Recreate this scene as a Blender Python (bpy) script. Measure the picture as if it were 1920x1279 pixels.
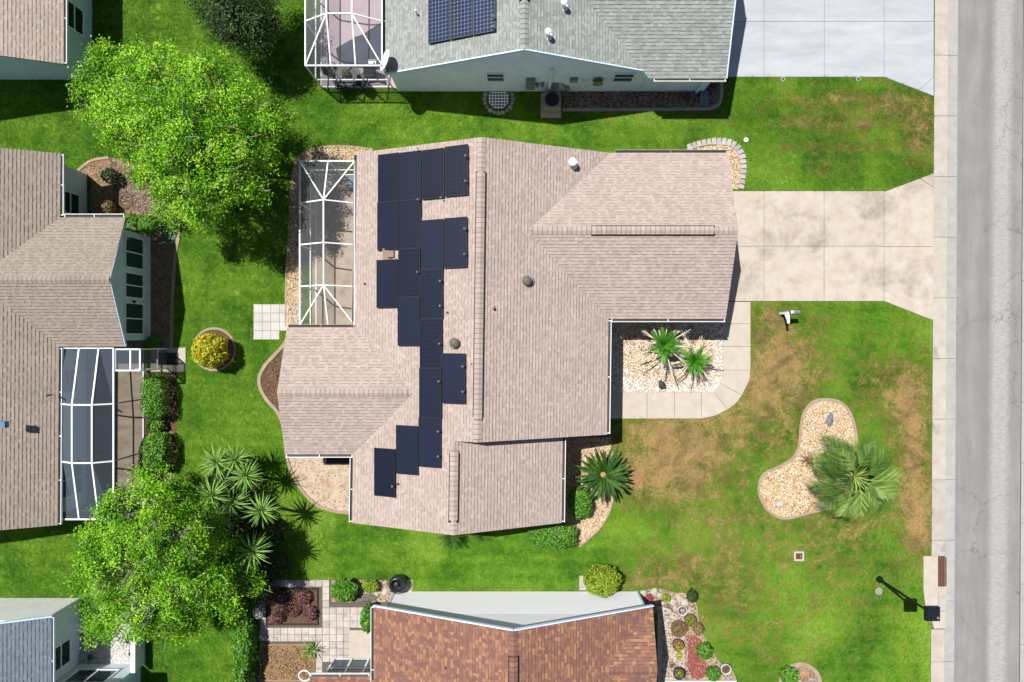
import bpy, math, random
import numpy as np
from mathutils import Vector, Matrix

for o in list(bpy.data.objects):
    bpy.data.objects.remove(o)
scene = bpy.context.scene
C = scene.collection
R = random.Random(11)
NR = np.random.default_rng(5)
PI = math.pi

# ------------------------------------------------------------------ camera, sky, sun, exposure
CAM_H, FPX = 32.0, 1280.0            # flying height; focal length in 1920-px units (24 mm on 36 mm)
cam_d = bpy.data.cameras.new('camera')
cam_d.sensor_width = 36.0
cam_d.lens = 24.0
cam_d.clip_end = 2000.0
cam = bpy.data.objects.new('camera', cam_d)
C.objects.link(cam)
cam.location = (0, 0, CAM_H)
scene.camera = cam

SUN_TO = Vector((0.363, -0.303, -1.0)).normalized()     # the way the light travels
SUN_ELEV = math.asin(-SUN_TO.z)
world = bpy.data.worlds.new('World')
scene.world = world
world.use_nodes = True
wn = world.node_tree
wn.nodes.clear()
w_out = wn.nodes.new('ShaderNodeOutputWorld')
w_bg = wn.nodes.new('ShaderNodeBackground')
w_sky = wn.nodes.new('ShaderNodeTexSky')
w_sky.sky_type = 'NISHITA'
w_sky.sun_disc = False
w_sky.sun_elevation = SUN_ELEV
w_sky.sun_rotation = math.atan2(-SUN_TO.x, -SUN_TO.y)
w_bg.inputs[1].default_value = 0.052
wn.links.new(w_sky.outputs[0], w_bg.inputs[0])
wn.links.new(w_bg.outputs[0], w_out.inputs[0])
sun_d = bpy.data.lights.new('sun', 'SUN')
sun_d.energy = 4.9
sun_d.angle = math.radians(0.5)
sun_d.color = (1.0, 0.975, 0.94)
sun = bpy.data.objects.new('sun', sun_d)
C.objects.link(sun)
sun.rotation_euler = SUN_TO.to_track_quat('-Z', 'Y').to_euler()
sun.location = (-20, 20, 40)
vs = scene.view_settings
vs.view_transform = 'Standard'
vs.look = 'None'
vs.gamma = 1.0
vs.use_curve_mapping = False
vs.exposure = 0.5
scene.cycles.transparent_max_bounces = 16
scene.cycles.max_bounces = 6

# ------------------------------------------------------------------ helpers
def P(px, py, z=0.0):
    """world point at height z that the survey photo shows at (px, py)"""
    return Vector(((px - 960.0) / FPX * (CAM_H - z), (639.5 - py) / FPX * (CAM_H - z), z))

def lin(c):
    c = c / 255.0
    return c / 12.92 if c <= 0.04045 else ((c + 0.055) / 1.055) ** 2.4

def A(r, g, b, k=1.4):
    """base colour of a surface that the sun shows as sRGB (r, g, b) at this exposure"""
    k *= 1.36
    return (min(lin(r) / k, .9), min(lin(g) / k, .9), min(lin(b) / k, .9), 1.0)

ORG = {}
def link(o, parent=None):
    C.objects.link(o)
    if parent is not None:
        o.parent = parent
        ORG[o.name] = ORG[parent.name]
    else:
        ORG[o.name] = Vector(o.location)
    return o

def thing(name, label, cat, loc=(0, 0, 0), group=None):
    o = bpy.data.objects.new(name, None)
    o.empty_display_size = 0.2
    o.location = loc
    link(o)
    o['label'] = label
    o['category'] = cat
    if group:
        o['group'] = group
    return o

def tag(o, label=None, cat=None, group=None, kind=None):
    if label: o['label'] = label
    if cat: o['category'] = cat
    if group: o['group'] = group
    if kind: o['kind'] = kind
    return o

class MB:
    def __init__(self):
        self.v, self.f, self.t, self.mi = [], [], [], []
        self.tone, self.m = 0.5, 0
    def face(self, pts):
        n = len(self.v)
        self.v += [tuple(p) for p in pts]
        self.f.append(tuple(range(n, n + len(pts))))
        self.t.append(self.tone); self.mi.append(self.m)
    def add(self, vs_, fs):
        n = len(self.v)
        self.v += [tuple(p) for p in vs_]
        for f in fs:
            self.f.append(tuple(n + i for i in f))
            self.t.append(self.tone); self.mi.append(self.m)
    def box(self, c, s, rz=0.0, taper=1.0):
        cx, cy, cz = c; sx, sy, sz = s[0] / 2, s[1] / 2, s[2] / 2
        ca, sa = math.cos(rz), math.sin(rz)
        vs_ = []
        for z, k in ((-sz, 1.0), (sz, taper)):
            for x, y in ((-sx, -sy), (sx, -sy), (sx, sy), (-sx, sy)):
                x *= k; y *= k
                vs_.append((cx + x * ca - y * sa, cy + x * sa + y * ca, cz + z))
        self.add(vs_, [(3, 2, 1, 0), (4, 5, 6, 7), (0, 1, 5, 4), (1, 2, 6, 5), (2, 3, 7, 6), (3, 0, 4, 7)])
    def bar(self, a, b, w=0.05, h=None):
        """a square bar from a to b"""
        a, b = Vector(a), Vector(b)
        h = h or w
        d = (b - a).normalized()
        up = Vector((0, 0, 1)) if abs(d.z) < .95 else Vector((0, 1, 0))
        s = d.cross(up).normalized() * (w / 2)
        u = s.cross(d).normalized() * (h / 2)
        vs_ = []
        for p in (a, b):
            vs_ += [p - s - u, p + s - u, p + s + u, p - s + u]
        self.add(vs_, [(3, 2, 1, 0), (4, 5, 6, 7), (0, 1, 5, 4), (1, 2, 6, 5), (2, 3, 7, 6), (3, 0, 4, 7)])
    def tube(self, pts, r, n=6, r2=None, cap=True):
        pts = [Vector(p) for p in pts]
        r2 = r if r2 is None else r2
        base = len(self.v)
        m = len(pts)
        prev = None
        for i, p in enumerate(pts):
            d = (pts[min(i + 1, m - 1)] - pts[max(i - 1, 0)]).normalized()
            ref = Vector((1, 0, 0)) if abs(d.x) < .8 else Vector((0, 1, 0))
            if prev is not None:
                ref = prev
            s = (ref - d * ref.dot(d)).normalized()
            prev = s
            u = d.cross(s)
            rr = r + (r2 - r) * i / max(m - 1, 1)
            for k in range(n):
                a = 2 * PI * k / n
                self.v.append(tuple(p + s * (rr * math.cos(a)) + u * (rr * math.sin(a))))
        fs = []
        for i in range(m - 1):
            for k in range(n):
                k2 = (k + 1) % n
                fs.append((base + i * n + k, base + i * n + k2, base + (i + 1) * n + k2, base + (i + 1) * n + k))
        if cap:
            fs.append(tuple(base + k for k in reversed(range(n))))
            fs.append(tuple(base + (m - 1) * n + k for k in range(n)))
        for f in fs:
            self.f.append(f); self.t.append(self.tone); self.mi.append(self.m)
    def lathe(self, c, prof, n=20):
        c = Vector(c)
        base = len(self.v)
        for (r, z) in prof:
            for k in range(n):
                a = 2 * PI * k / n
                self.v.append((c.x + r * math.cos(a), c.y + r * math.sin(a), c.z + z))
        for i in range(len(prof) - 1):
            for k in range(n):
                k2 = (k + 1) % n
                self.f.append((base + i * n + k, base + i * n + k2, base + (i + 1) * n + k2, base + (i + 1) * n + k))
                self.t.append(self.tone); self.mi.append(self.m)
        for i, rev in ((0, True), (len(prof) - 1, False)):
            if prof[i][0] > 1e-4:
                ids = [base + i * n + k for k in range(n)]
                self.f.append(tuple(reversed(ids)) if rev else tuple(ids))
                self.t.append(self.tone); self.mi.append(self.m)
    def prism(self, poly, z0, z1, bevel=0.0):
        """poly: 2-D outline, counter-clockwise or not; z0 below z1"""
        pts = [(p[0], p[1]) for p in poly]
        ar = sum(pts[i][0] * pts[(i + 1) % len(pts)][1] - pts[(i + 1) % len(pts)][0] * pts[i][1] for i in range(len(pts)))
        if ar < 0:
            pts.reverse()
        n = len(pts)
        if bevel > 0:
            cx = sum(p[0] for p in pts) / n; cy = sum(p[1] for p in pts) / n
            def inset(p):
                d = Vector((p[0] - cx, p[1] - cy))
                l = max(d.length, 1e-6)
                return (p[0] - d.x / l * bevel * 1.3, p[1] - d.y / l * bevel * 1.3)
            rings = [[(p[0], p[1], z0) for p in pts], [(p[0], p[1], z1 - bevel) for p in pts],
                     [(*inset(p), z1) for p in pts]]
        else:
            rings = [[(p[0], p[1], z0) for p in pts], [(p[0], p[1], z1) for p in pts]]
        vs_ = [q for r_ in rings for q in r_]
        fs = [tuple(reversed(range(n))), tuple(range((len(rings) - 1) * n, len(rings) * n))]
        for j in range(len(rings) - 1):
            for i in range(n):
                k = (i + 1) % n
                fs.append((j * n + i, j * n + k, (j + 1) * n + k, (j + 1) * n + i))
        self.add(vs_, fs)
    def strip(self, line, w, z0, z1, closed=False):
        """a kerb of width w that follows a ground line"""
        pts = [Vector((p[0], p[1])) for p in line]
        n = len(pts)
        L, Rr = [], []
        for i in range(n):
            a = pts[(i - 1) % n] if (closed or i > 0) else pts[i]
            b = pts[(i + 1) % n] if (closed or i < n - 1) else pts[i]
            d = (b - a).normalized()
            s = Vector((-d.y, d.x)) * (w / 2)
            L.append(pts[i] + s); Rr.append(pts[i] - s)
        e = min(.02, w * .2)
        vs_ = []
        for i in range(n):
            c = (L[i] - Rr[i]).normalized() * e
            vs_ += [(L[i].x, L[i].y, z0), (L[i].x, L[i].y, z1 - e), ((L[i] - c).x, (L[i] - c).y, z1),
                    ((Rr[i] + c).x, (Rr[i] + c).y, z1), (Rr[i].x, Rr[i].y, z1 - e), (Rr[i].x, Rr[i].y, z0)]
        fs = []
        for i in range(n if closed else n - 1):
            j = (i + 1) % n
            for k in range(5):
                fs.append((i * 6 + k, j * 6 + k, j * 6 + k + 1, i * 6 + k + 1))
        if not closed:
            fs.append(tuple(range(6))); fs.append(tuple((n - 1) * 6 + k for k in reversed(range(6))))
        self.add(vs_, fs)
    def mesh(self, name, mat, org=None, smooth=False):
        me = bpy.data.meshes.new(name)
        v = self.v
        if org is not None:
            v = [(p[0] - org[0], p[1] - org[1], p[2] - org[2]) for p in v]
        me.from_pydata(v, [], self.f)
        mats = mat if isinstance(mat, (list, tuple)) else [mat]
        for m in mats:
            me.materials.append(m)
        if len(mats) > 1:
            me.polygons.foreach_set('material_index', self.mi)
        at = me.attributes.new('tone', 'FLOAT', 'FACE')
        at.data.foreach_set('value', self.t)
        if smooth:
            me.polygons.foreach_set('use_smooth', [True] * len(self.f))
        me.update()
        return me
    def build(self, name, mat, parent=None, smooth=False, **kw):
        org = ORG[parent.name] if parent is not None else None
        o = bpy.data.objects.new(name, self.mesh(name, mat, org, smooth))
        link(o, parent)
        tag(o, **kw)
        return o

def np_mesh(name, V, F, mat, tone=None, org=None, extra=None):
    """V (n,3), F (m,k) arrays"""
    V = np.asarray(V, dtype=np.float32)
    if org is not None:
        V = V - np.array(org, dtype=np.float32)
    F = np.asarray(F, dtype=np.int32)
    me = bpy.data.meshes.new(name)
    me.vertices.add(len(V)); me.vertices.foreach_set('co', V.ravel())
    m, k = F.shape
    me.loops.add(m * k); me.loops.foreach_set('vertex_index', F.ravel())
    me.polygons.add(m); me.polygons.foreach_set('loop_start', np.arange(0, m * k, k, dtype=np.int32))
    me.materials.append(mat)
    me.update(calc_edges=True)
    if tone is not None:
        at = me.attributes.new('tone', 'FLOAT', 'FACE')
        at.data.foreach_set('value', np.asarray(tone, dtype=np.float32))
    return me

def place(name, me, parent, M, **kw):
    """a piece that shares mesh data, at world matrix M under parent"""
    o = bpy.data.objects.new(name, me)
    M2 = M.copy()
    M2.translation = M.translation - ORG[parent.name]
    link(o, parent)
    o.matrix_local = M2
    tag(o, **kw)
    return o

def smooth_line(pts, n=8, closed=True):
    """Catmull-Rom through 2-D points"""
    pts = [Vector((p[0], p[1])) for p in pts]
    m = len(pts)
    out = []
    rng = range(m) if closed else range(m - 1)
    for i in rng:
        p0 = pts[(i - 1) % m] if closed or i > 0 else pts[i]
        p1 = pts[i]
        p2 = pts[(i + 1) % m]
        p3 = pts[(i + 2) % m] if closed or i + 2 < m else p2
        for k in range(n):
            t = k / n
            out.append(.5 * ((2 * p1) + (p2 - p0) * t + (2 * p0 - 5 * p1 + 4 * p2 - p3) * t * t + (3 * p1 - p0 - 3 * p2 + p3) * t ** 3))
    if not closed:
        out.append(pts[-1])
    return out

def G(pts):
    """ground outline from photo points"""
    return [Vector(P(x, y)[:2]) for x, y in pts]

# ------------------------------------------------------------------ materials
def nodes_of(name):
    m = bpy.data.materials.new(name)
    m.use_nodes = True
    nt = m.node_tree
    bs = nt.nodes['Principled BSDF']
    return m, nt, bs

def ramp(nt, cols, pos=None, const=False):
    r = nt.nodes.new('ShaderNodeValToRGB')
    r.color_ramp.interpolation = 'CONSTANT' if const else 'LINEAR'
    n = len(cols)
    pos = pos or [i / n if const else i / max(n - 1, 1) for i in range(n)]
    el = r.color_ramp.elements
    while len(el) < n:
        el.new(0.5)
    for i in range(n):
        el[i].position = pos[i]
    for i in range(n):
        el[i].color = cols[i]
    return r

def noise(nt, scale, detail=4, rough=.6, coord=None, dist=0.0):
    t = nt.nodes.new('ShaderNodeTexNoise')
    t.inputs['Scale'].default_value = scale
    t.inputs['Detail'].default_value = detail
    t.inputs['Roughness'].default_value = rough
    t.inputs['Distortion'].default_value = dist
    if coord is not None:
        nt.links.new(coord, t.inputs['Vector'])
    return t

def math_n(nt, op, a, b=None, clamp=False):
    n = nt.nodes.new('ShaderNodeMath')
    n.operation = op
    n.use_clamp = clamp
    for i, x in enumerate((a, b)):
        if x is None: continue
        if isinstance(x, (int, float)): n.inputs[i].default_value = x
        else: nt.links.new(x, n.inputs[i])
    return n.outputs[0]

def mixc(nt, fac, a, b, mode='MIX'):
    n = nt.nodes.new('ShaderNodeMix')
    n.data_type = 'RGBA'
    n.blend_type = mode
    for s, x in ((n.inputs[0], fac), (n.inputs[6], a), (n.inputs[7], b)):
        if isinstance(x, (int, float)): s.default_value = x
        elif isinstance(x, tuple): s.default_value = x
        else: nt.links.new(x, s)
    return n.outputs[2]

def geo_pos(nt):
    g = nt.nodes.new('ShaderNodeNewGeometry')
    return g.outputs['Position']

def bump(nt, bs, h, strength=.3, dist=.02):
    b = nt.nodes.new('ShaderNodeBump')
    b.inputs['Strength'].default_value = strength
    b.inputs['Distance'].default_value = dist
    nt.links.new(h, b.inputs['Height'])
    nt.links.new(b.outputs[0], bs.inputs['Normal'])

def plain(name, cols, rough=.8, scale=6, grain=90, gamt=.18, rnd=0.0, bmp=.25, metal=0.0, spec=.3, blot=None, stretch=None):
    """noise-toned surface; cols = 1 to 3 colours; rnd = lightness change from object to object; blot = (colour, scale, low, high) stains"""
    m, nt, bs = nodes_of(name)
    pos = geo_pos(nt)
    if stretch:
        mp = nt.nodes.new('ShaderNodeMapping')
        mp.inputs['Scale'].default_value = stretch
        nt.links.new(pos, mp.inputs['Vector'])
        pos = mp.outputs[0]
    if len(cols) == 1:
        c = cols[0]
        cols = [tuple(x * .9 for x in c[:3]) + (1,), tuple(min(1, x * 1.08) for x in c[:3]) + (1,)]
    n1 = noise(nt, scale, 5, .62, pos)
    r = ramp(nt, cols, [.3 + .4 * i / (len(cols) - 1) for i in range(len(cols))])
    nt.links.new(n1.outputs[0], r.inputs[0])
    col = r.outputs[0]
    if blot:
        nb = noise(nt, blot[1], 5, .68, pos, .3)
        mr = nt.nodes.new('ShaderNodeMapRange')
        mr.inputs[1].default_value = blot[2]; mr.inputs[2].default_value = blot[3]
        nt.links.new(nb.outputs[0], mr.inputs[0])
        col = mixc(nt, mr.outputs[0], col, blot[0])
    g = noise(nt, grain, 3, .7, pos)
    gv = math_n(nt, 'ADD', math_n(nt, 'MULTIPLY', g.outputs[0], 2 * gamt), 1 - gamt)
    if rnd:
        oi = nt.nodes.new('ShaderNodeObjectInfo')
        gv = math_n(nt, 'MULTIPLY', gv, math_n(nt, 'ADD', math_n(nt, 'MULTIPLY', oi.outputs['Random'], 2 * rnd), 1 - rnd))
    cc = nt.nodes.new('ShaderNodeCombineColor')
    for i in range(3): nt.links.new(gv, cc.inputs[i])
    col = mixc(nt, 1.0, col, cc.outputs[0], 'MULTIPLY')
    nt.links.new(col, bs.inputs['Base Color'])
    bs.inputs['Roughness'].default_value = rough
    bs.inputs['Metallic'].default_value = metal
    bs.inputs['Specular IOR Level'].default_value = spec
    if bmp:
        bump(nt, bs, g.outputs[0], bmp, .01)
    return m

def shingle_mat(name, cols, blotch=.12):
    m, nt, bs = nodes_of(name)
    pos = geo_pos(nt)
    at = nt.nodes.new('ShaderNodeAttribute'); at.attribute_name = 'tone'
    oi = nt.nodes.new('ShaderNodeObjectInfo')
    r = ramp(nt, cols, const=True)
    nt.links.new(at.outputs['Fac'], r.inputs[0])
    g = noise(nt, 160, 2, .7, pos)
    b1 = noise(nt, .7, 4, .6, pos)
    b2 = noise(nt, 9, 4, .7, pos)
    v = math_n(nt, 'ADD', math_n(nt, 'MULTIPLY', g.outputs[0], .22), .89)
    v = math_n(nt, 'MULTIPLY', v, math_n(nt, 'ADD', math_n(nt, 'MULTIPLY', b1.outputs[0], 2 * blotch), 1 - blotch))
    v = math_n(nt, 'MULTIPLY', v, math_n(nt, 'ADD', math_n(nt, 'MULTIPLY', b2.outputs[0], .24), .88))
    cc = nt.nodes.new('ShaderNodeCombineColor')
    for i in range(3): nt.links.new(v, cc.inputs[i])
    nt.links.new(mixc(nt, 1.0, r.outputs[0], cc.outputs[0], 'MULTIPLY'), bs.inputs['Base Color'])
    bs.inputs['Roughness'].default_value = .92
    bs.inputs['Specular IOR Level'].default_value = .15
    bump(nt, bs, g.outputs[0], .3, .006)
    return m

def leaf_mat(name, cols, trans=.16, rough=.5, spec=.35, pos_rnd=True):
    """leaf colour from the face's tone, some light passes through"""
    m, nt, bs = nodes_of(name)
    at = nt.nodes.new('ShaderNodeAttribute'); at.attribute_name = 'tone'
    oi = nt.nodes.new('ShaderNodeObjectInfo')
    v = math_n(nt, 'ADD', at.outputs['Fac'], math_n(nt, 'MULTIPLY', math_n(nt, 'SUBTRACT', oi.outputs['Random'], .5), .2), True)
    r = ramp(nt, cols)
    nt.links.new(v, r.inputs[0])
    nt.links.new(r.outputs[0], bs.inputs['Base Color'])
    bs.inputs['Roughness'].default_value = rough
    bs.inputs['Specular IOR Level'].default_value = spec
    tr = nt.nodes.new('ShaderNodeBsdfTranslucent')
    nt.links.new(r.outputs[0], tr.inputs[0])
    mx = nt.nodes.new('ShaderNodeMixShader')
    mx.inputs[0].default_value = trans
    nt.links.new(bs.outputs[0], mx.inputs[1]); nt.links.new(tr.outputs[0], mx.inputs[2])
    nt.links.new(mx.outputs[0], nt.nodes['Material Output'].inputs[0])
    return m

def screen_mat(name, through, col):
    """woven insect screen: how much passes depends on the angle through the weave"""
    m, nt, bs = nodes_of(name)
    g = nt.nodes.new('ShaderNodeNewGeometry')
    d = nt.nodes.new('ShaderNodeVectorMath'); d.operation = 'DOT_PRODUCT'
    nt.links.new(g.outputs['True Normal'], d.inputs[0]); nt.links.new(g.outputs['Incoming'], d.inputs[1])
    c = math_n(nt, 'MAXIMUM', math_n(nt, 'ABSOLUTE', d.outputs['Value']), .12)
    op = math_n(nt, 'SUBTRACT', 1.0, math_n(nt, 'POWER', through, math_n(nt, 'DIVIDE', 1.0, c)))
    tr = nt.nodes.new('ShaderNodeBsdfTransparent')
    bs.inputs['Base Color'].default_value = col
    bs.inputs['Roughness'].default_value = .7
    mx = nt.nodes.new('ShaderNodeMixShader')
    nt.links.new(op, mx.inputs[0])
    nt.links.new(tr.outputs[0], mx.inputs[1]); nt.links.new(bs.outputs[0], mx.inputs[2])
    nt.links.new(mx.outputs[0], nt.nodes['Material Output'].inputs[0])
    return m

def gloss(name, col, rough=.15, spec=.5, metal=0.0, rnd=0.0):
    m, nt, bs = nodes_of(name)
    pos = geo_pos(nt)
    n = noise(nt, 3, 3, .5, pos)
    a = tuple(x * .88 for x in col[:3]) + (1,); b = tuple(min(1, x * 1.12) for x in col[:3]) + (1,)
    c = mixc(nt, n.outputs[0], a, b)
    if rnd:
        oi = nt.nodes.new('ShaderNodeObjectInfo')
        cc = nt.nodes.new('ShaderNodeCombineColor')
        v = math_n(nt, 'ADD', math_n(nt, 'MULTIPLY', oi.outputs['Random'], 2 * rnd), 1 - rnd)
        for i in range(3): nt.links.new(v, cc.inputs[i])
        c = mixc(nt, 1.0, c, cc.outputs[0], 'MULTIPLY')
    nt.links.new(c, bs.inputs['Base Color'])
    bs.inputs['Roughness'].default_value = rough
    bs.inputs['Specular IOR Level'].default_value = spec
    bs.inputs['Metallic'].default_value = metal
    return m

def lawn_mat(name, inst):
    m, nt, bs = nodes_of(name)
    pos = geo_pos(nt)
    at = nt.nodes.new('ShaderNodeAttribute'); at.attribute_name = 'dry'
    if inst: at.attribute_type = 'INSTANCER'
    big = noise(nt, .28, 5, .62, pos, .5)
    mid = noise(nt, 1.6, 5, .68, pos, .4)
    fine = noise(nt, 8.0, 4, .7, pos)
    def centred(n, k): return math_n(nt, 'MULTIPLY', math_n(nt, 'SUBTRACT', n.outputs[0], .5), k)
    d = math_n(nt, 'ADD', at.outputs['Fac'], centred(mid, 1.7))
    d = math_n(nt, 'ADD', d, centred(fine, 1.4))
    y = math_n(nt, 'ADD', centred(big, 2.2), centred(mid, 1.0))
    y = math_n(nt, 'ADD', y, centred(fine, .4))
    if inst:
        oi = nt.nodes.new('ShaderNodeObjectInfo')
        rr = math_n(nt, 'SUBTRACT', oi.outputs['Random'], .5)
        d = math_n(nt, 'ADD', d, math_n(nt, 'MULTIPLY', rr, .3))
        y = math_n(nt, 'ADD', y, math_n(nt, 'MULTIPLY', rr, .3))
    sp = nt.nodes.new('ShaderNodeSeparateXYZ'); nt.links.new(pos, sp.inputs[0])
    wv = math_n(nt, 'SINE', math_n(nt, 'ADD', math_n(nt, 'MULTIPLY', sp.outputs[1], 10.5), math_n(nt, 'MULTIPLY', mid.outputs[0], 3.0)))
    y = math_n(nt, 'ADD', y, math_n(nt, 'MULTIPLY', wv, .04))
    d = math_n(nt, 'ADD', d, math_n(nt, 'MULTIPLY', wv, .03))
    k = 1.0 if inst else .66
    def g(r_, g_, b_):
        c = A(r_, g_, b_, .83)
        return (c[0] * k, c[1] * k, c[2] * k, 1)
    gr = ramp(nt, [g(66, 110, 24), g(94, 142, 34), g(122, 164, 44), g(150, 182, 70)], [0.0, .35, .65, 1.0])
    nt.links.new(math_n(nt, 'ADD', y, .48, True), gr.inputs[0])
    dr = ramp(nt, [g(112, 124, 46), g(134, 128, 62), g(172, 152, 96), g(182, 150, 100)], [0.0, .35, .75, 1.0])
    nt.links.new(math_n(nt, 'MULTIPLY', math_n(nt, 'SUBTRACT', d, .25), 1.1, True), dr.inputs[0])
    f = nt.nodes.new('ShaderNodeMapRange')
    f.inputs[1].default_value = .16; f.inputs[2].default_value = .72
    nt.links.new(d, f.inputs[0])
    sh_ = noise(nt, .9, 5, .7, pos, .6)
    dk = ramp(nt, [(.62, .62, .62, 1), (1.0, 1.0, 1.0, 1), (1.12, 1.12, 1.12, 1)], [.36, .52, .7])
    nt.links.new(sh_.outputs[0], dk.inputs[0])
    drc = mixc(nt, 1.0, dr.outputs[0], dk.outputs[0], 'MULTIPLY')
    col = mixc(nt, f.outputs[0], gr.outputs[0], drc)
    nt.links.new(col, bs.inputs['Base Color'])
    bs.inputs['Roughness'].default_value = .75
    bs.inputs['Specular IOR Level'].default_value = .2
    if inst:
        tr = nt.nodes.new('ShaderNodeBsdfTranslucent')
        nt.links.new(col, tr.inputs[0])
        mx = nt.nodes.new('ShaderNodeMixShader')
        mx.inputs[0].default_value = .3
        nt.links.new(bs.outputs[0], mx.inputs[1]); nt.links.new(tr.outputs[0], mx.inputs[2])
        nt.links.new(mx.outputs[0], nt.nodes['Material Output'].inputs[0])
    return m

def stone_mat(name, cols):
    m, nt, bs = nodes_of(name)
    oi = nt.nodes.new('ShaderNodeObjectInfo')
    pos = geo_pos(nt)
    r = ramp(nt, cols)
    n = noise(nt, 30, 3, .6, pos)
    n2 = noise(nt, 1.2, 3, .6, pos)
    v = math_n(nt, 'ADD', oi.outputs['Random'], math_n(nt, 'MULTIPLY', math_n(nt, 'SUBTRACT', n.outputs[0], .5), .3))
    v = math_n(nt, 'ADD', v, math_n(nt, 'MULTIPLY', math_n(nt, 'SUBTRACT', n2.outputs[0], .5), .6), True)
    nt.links.new(v, r.inputs[0])
    nt.links.new(r.outputs[0], bs.inputs['Base Color'])
    bs.inputs['Roughness'].default_value = .85
    bs.inputs['Specular IOR Level'].default_value = .25
    return m

WHITE = plain('white_aluminium', [(.80, .82, .83, 1)], .45, 3, 40, .04, bmp=0)
WHITE_WALL = plain('white_stucco', [(.78, .78, .76, 1)], .85, 2, 120, .06, bmp=.2)
BLUE_WALL = plain('pale_blue_stucco', [(.70, .79, .95, 1)], .85, 1.5, 120, .06, bmp=.2)
SAGE_WALL = plain('sage_stucco', [(.46, .60, .60, 1)], .85, 1.5, 120, .07, bmp=.2)
GREYBLUE_WALL = plain('grey_blue_stucco', [(.56, .67, .74, 1)], .85, 1.5, 120, .06, bmp=.2)
CREAM_WALL = plain('cream_stucco', [(.66, .60, .50, 1)], .85, 2, 120, .07, bmp=.2)
FASCIA = plain('fascia_tan', [A(206, 190, 178)], .8, 3, 60, .08)
FASCIA_BLUE = plain('fascia_blue', [(.55, .68, .80, 1)], .6, 3, 60, .05)
DARK = plain('dark_metal', [(.012, .013, .016, 1)], .45, 5, 60, .1, bmp=0)
BLACKP = plain('black_powder_coat', [(.01, .012, .016, 1)], .35, 5, 60, .1, bmp=0)
GUTTER_IN = plain('gutter_trough', [(.06, .055, .05, 1)], .9, 8, 60, .3)
GLASS = gloss('dark_window_glass', (.012, .03, .03, 1), .06, .6)
PANEL_BLK = gloss('solar_cell_black', (.007, .010, .024, 1), .28, .45, rnd=.25)
PANEL_LINE = gloss('solar_busbar', (.0095, .014, .030, 1), .35, .5)
PANEL_BLUE = gloss('solar_cell_blue', (.010, .019, .05, 1), .25, .5, rnd=.1)
PANEL_WHITE = gloss('solar_backsheet', A(190, 205, 220), .4, .4)
ALU = plain('mill_aluminium', [A(200, 204, 210)], .35, 4, 60, .05, metal=.5, bmp=0)
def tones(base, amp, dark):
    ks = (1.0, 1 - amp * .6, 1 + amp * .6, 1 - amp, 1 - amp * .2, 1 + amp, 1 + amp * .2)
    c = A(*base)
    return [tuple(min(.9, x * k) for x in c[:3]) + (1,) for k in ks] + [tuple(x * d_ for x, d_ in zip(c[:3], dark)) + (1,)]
SH_MAIN = shingle_mat('tan_shingle', tones((214, 194, 183), .10, (.62, .57, .55)))
SH_GREY = shingle_mat('grey_green_shingle', tones((182, 186, 179), .15, (.62, .64, .68)))
SH_WEST = shingle_mat('beige_grey_shingle', tones((184, 170, 156), .09, (.52, .50, .48)))
SH_ROSE = shingle_mat('rose_beige_shingle', tones((210, 192, 178), .08, (.66, .62, .60)))
SH_BROWN = shingle_mat('brown_red_shingle', [A(172, 124, 106), A(158, 114, 100), A(186, 136, 108), A(152, 114, 104), A(176, 128, 106), A(200, 150, 114), A(164, 120, 104), A(134, 102, 94)], .1)
SH_SLATE = shingle_mat('slate_grey_shingle', tones((138, 150, 160), .1, (.7, .7, .72)))
CONC_WARM = plain('warm_concrete', [A(216, 198, 180), A(228, 213, 196), A(237, 225, 211)], .9, 1.6, 70, .1, rnd=.035, blot=(A(146, 134, 126), .5, .52, .80))
CONC_WALK = plain('walk_concrete', [A(221, 206, 187), A(234, 222, 205)], .9, 2.2, 70, .09, rnd=.04)
CONC_BLUE = plain('painted_blue_concrete', [A(196, 201, 205), A(211, 215, 219), A(222, 226, 229)], .7, .9, 60, .05, rnd=.02, stretch=(.5, 1.6, 1))
CONC_KERB = plain('kerb_concrete', [A(206, 196, 182), A(228, 220, 206)], .9, 1.4, 60, .1, rnd=.05, blot=(A(170, 160, 150), 1.1, .58, .75))
CONC_GUT = plain('gutter_concrete', [A(192, 189, 184), A(212, 208, 202)], .9, 1.8, 60, .1, rnd=.03, blot=(A(176, 174, 172), 1.4, .58, .75))
CONC_GREY = plain('grey_concrete', [A(176, 170, 162), A(198, 192, 182)], .9, 2.5, 70, .1, rnd=.05)
EDGING = plain('edging_concrete', [A(184, 160, 134), A(206, 184, 158)], .9, 3, 70, .12)
PAVER_W = plain('pale_paver', [A(224, 216, 206), A(240, 236, 228)], .85, 2, 60, .08, rnd=.06)
PAVER_R = plain('rosy_paver', [A(210, 196, 186), A(234, 224, 214)], .9, 3, 60, .12, rnd=.14, blot=(A(176, 160, 148), 2.5, .55, .72))
BLOCK = plain('edging_block', [A(196, 190, 182), A(222, 216, 208)], .9, 4, 60, .12, rnd=.16)
PINK = plain('pink_floor', [A(212, 190, 196), A(224, 204, 208)], .85, 1.2, 50, .06)
JOINT = plain('joint_sand', [A(120, 110, 98)], .95, 6, 60, .2)
SOIL = plain('soil_mulch', [A(96, 74, 58), A(132, 106, 86)], .95, 7, 60, .35)
SOIL_TAN = plain('tan_bed_ground', [A(206, 176, 136), A(228, 204, 168)], .95, 3, 60, .25)
ST_TAN = stone_mat('tan_gravel', [A(116, 88, 66, 1.1), A(208, 164, 112, 1.1), A(236, 202, 152, 1.1), A(246, 226, 194, 1.1), A(252, 244, 230, 1.1), A(214, 174, 130, 1.1)])
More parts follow.
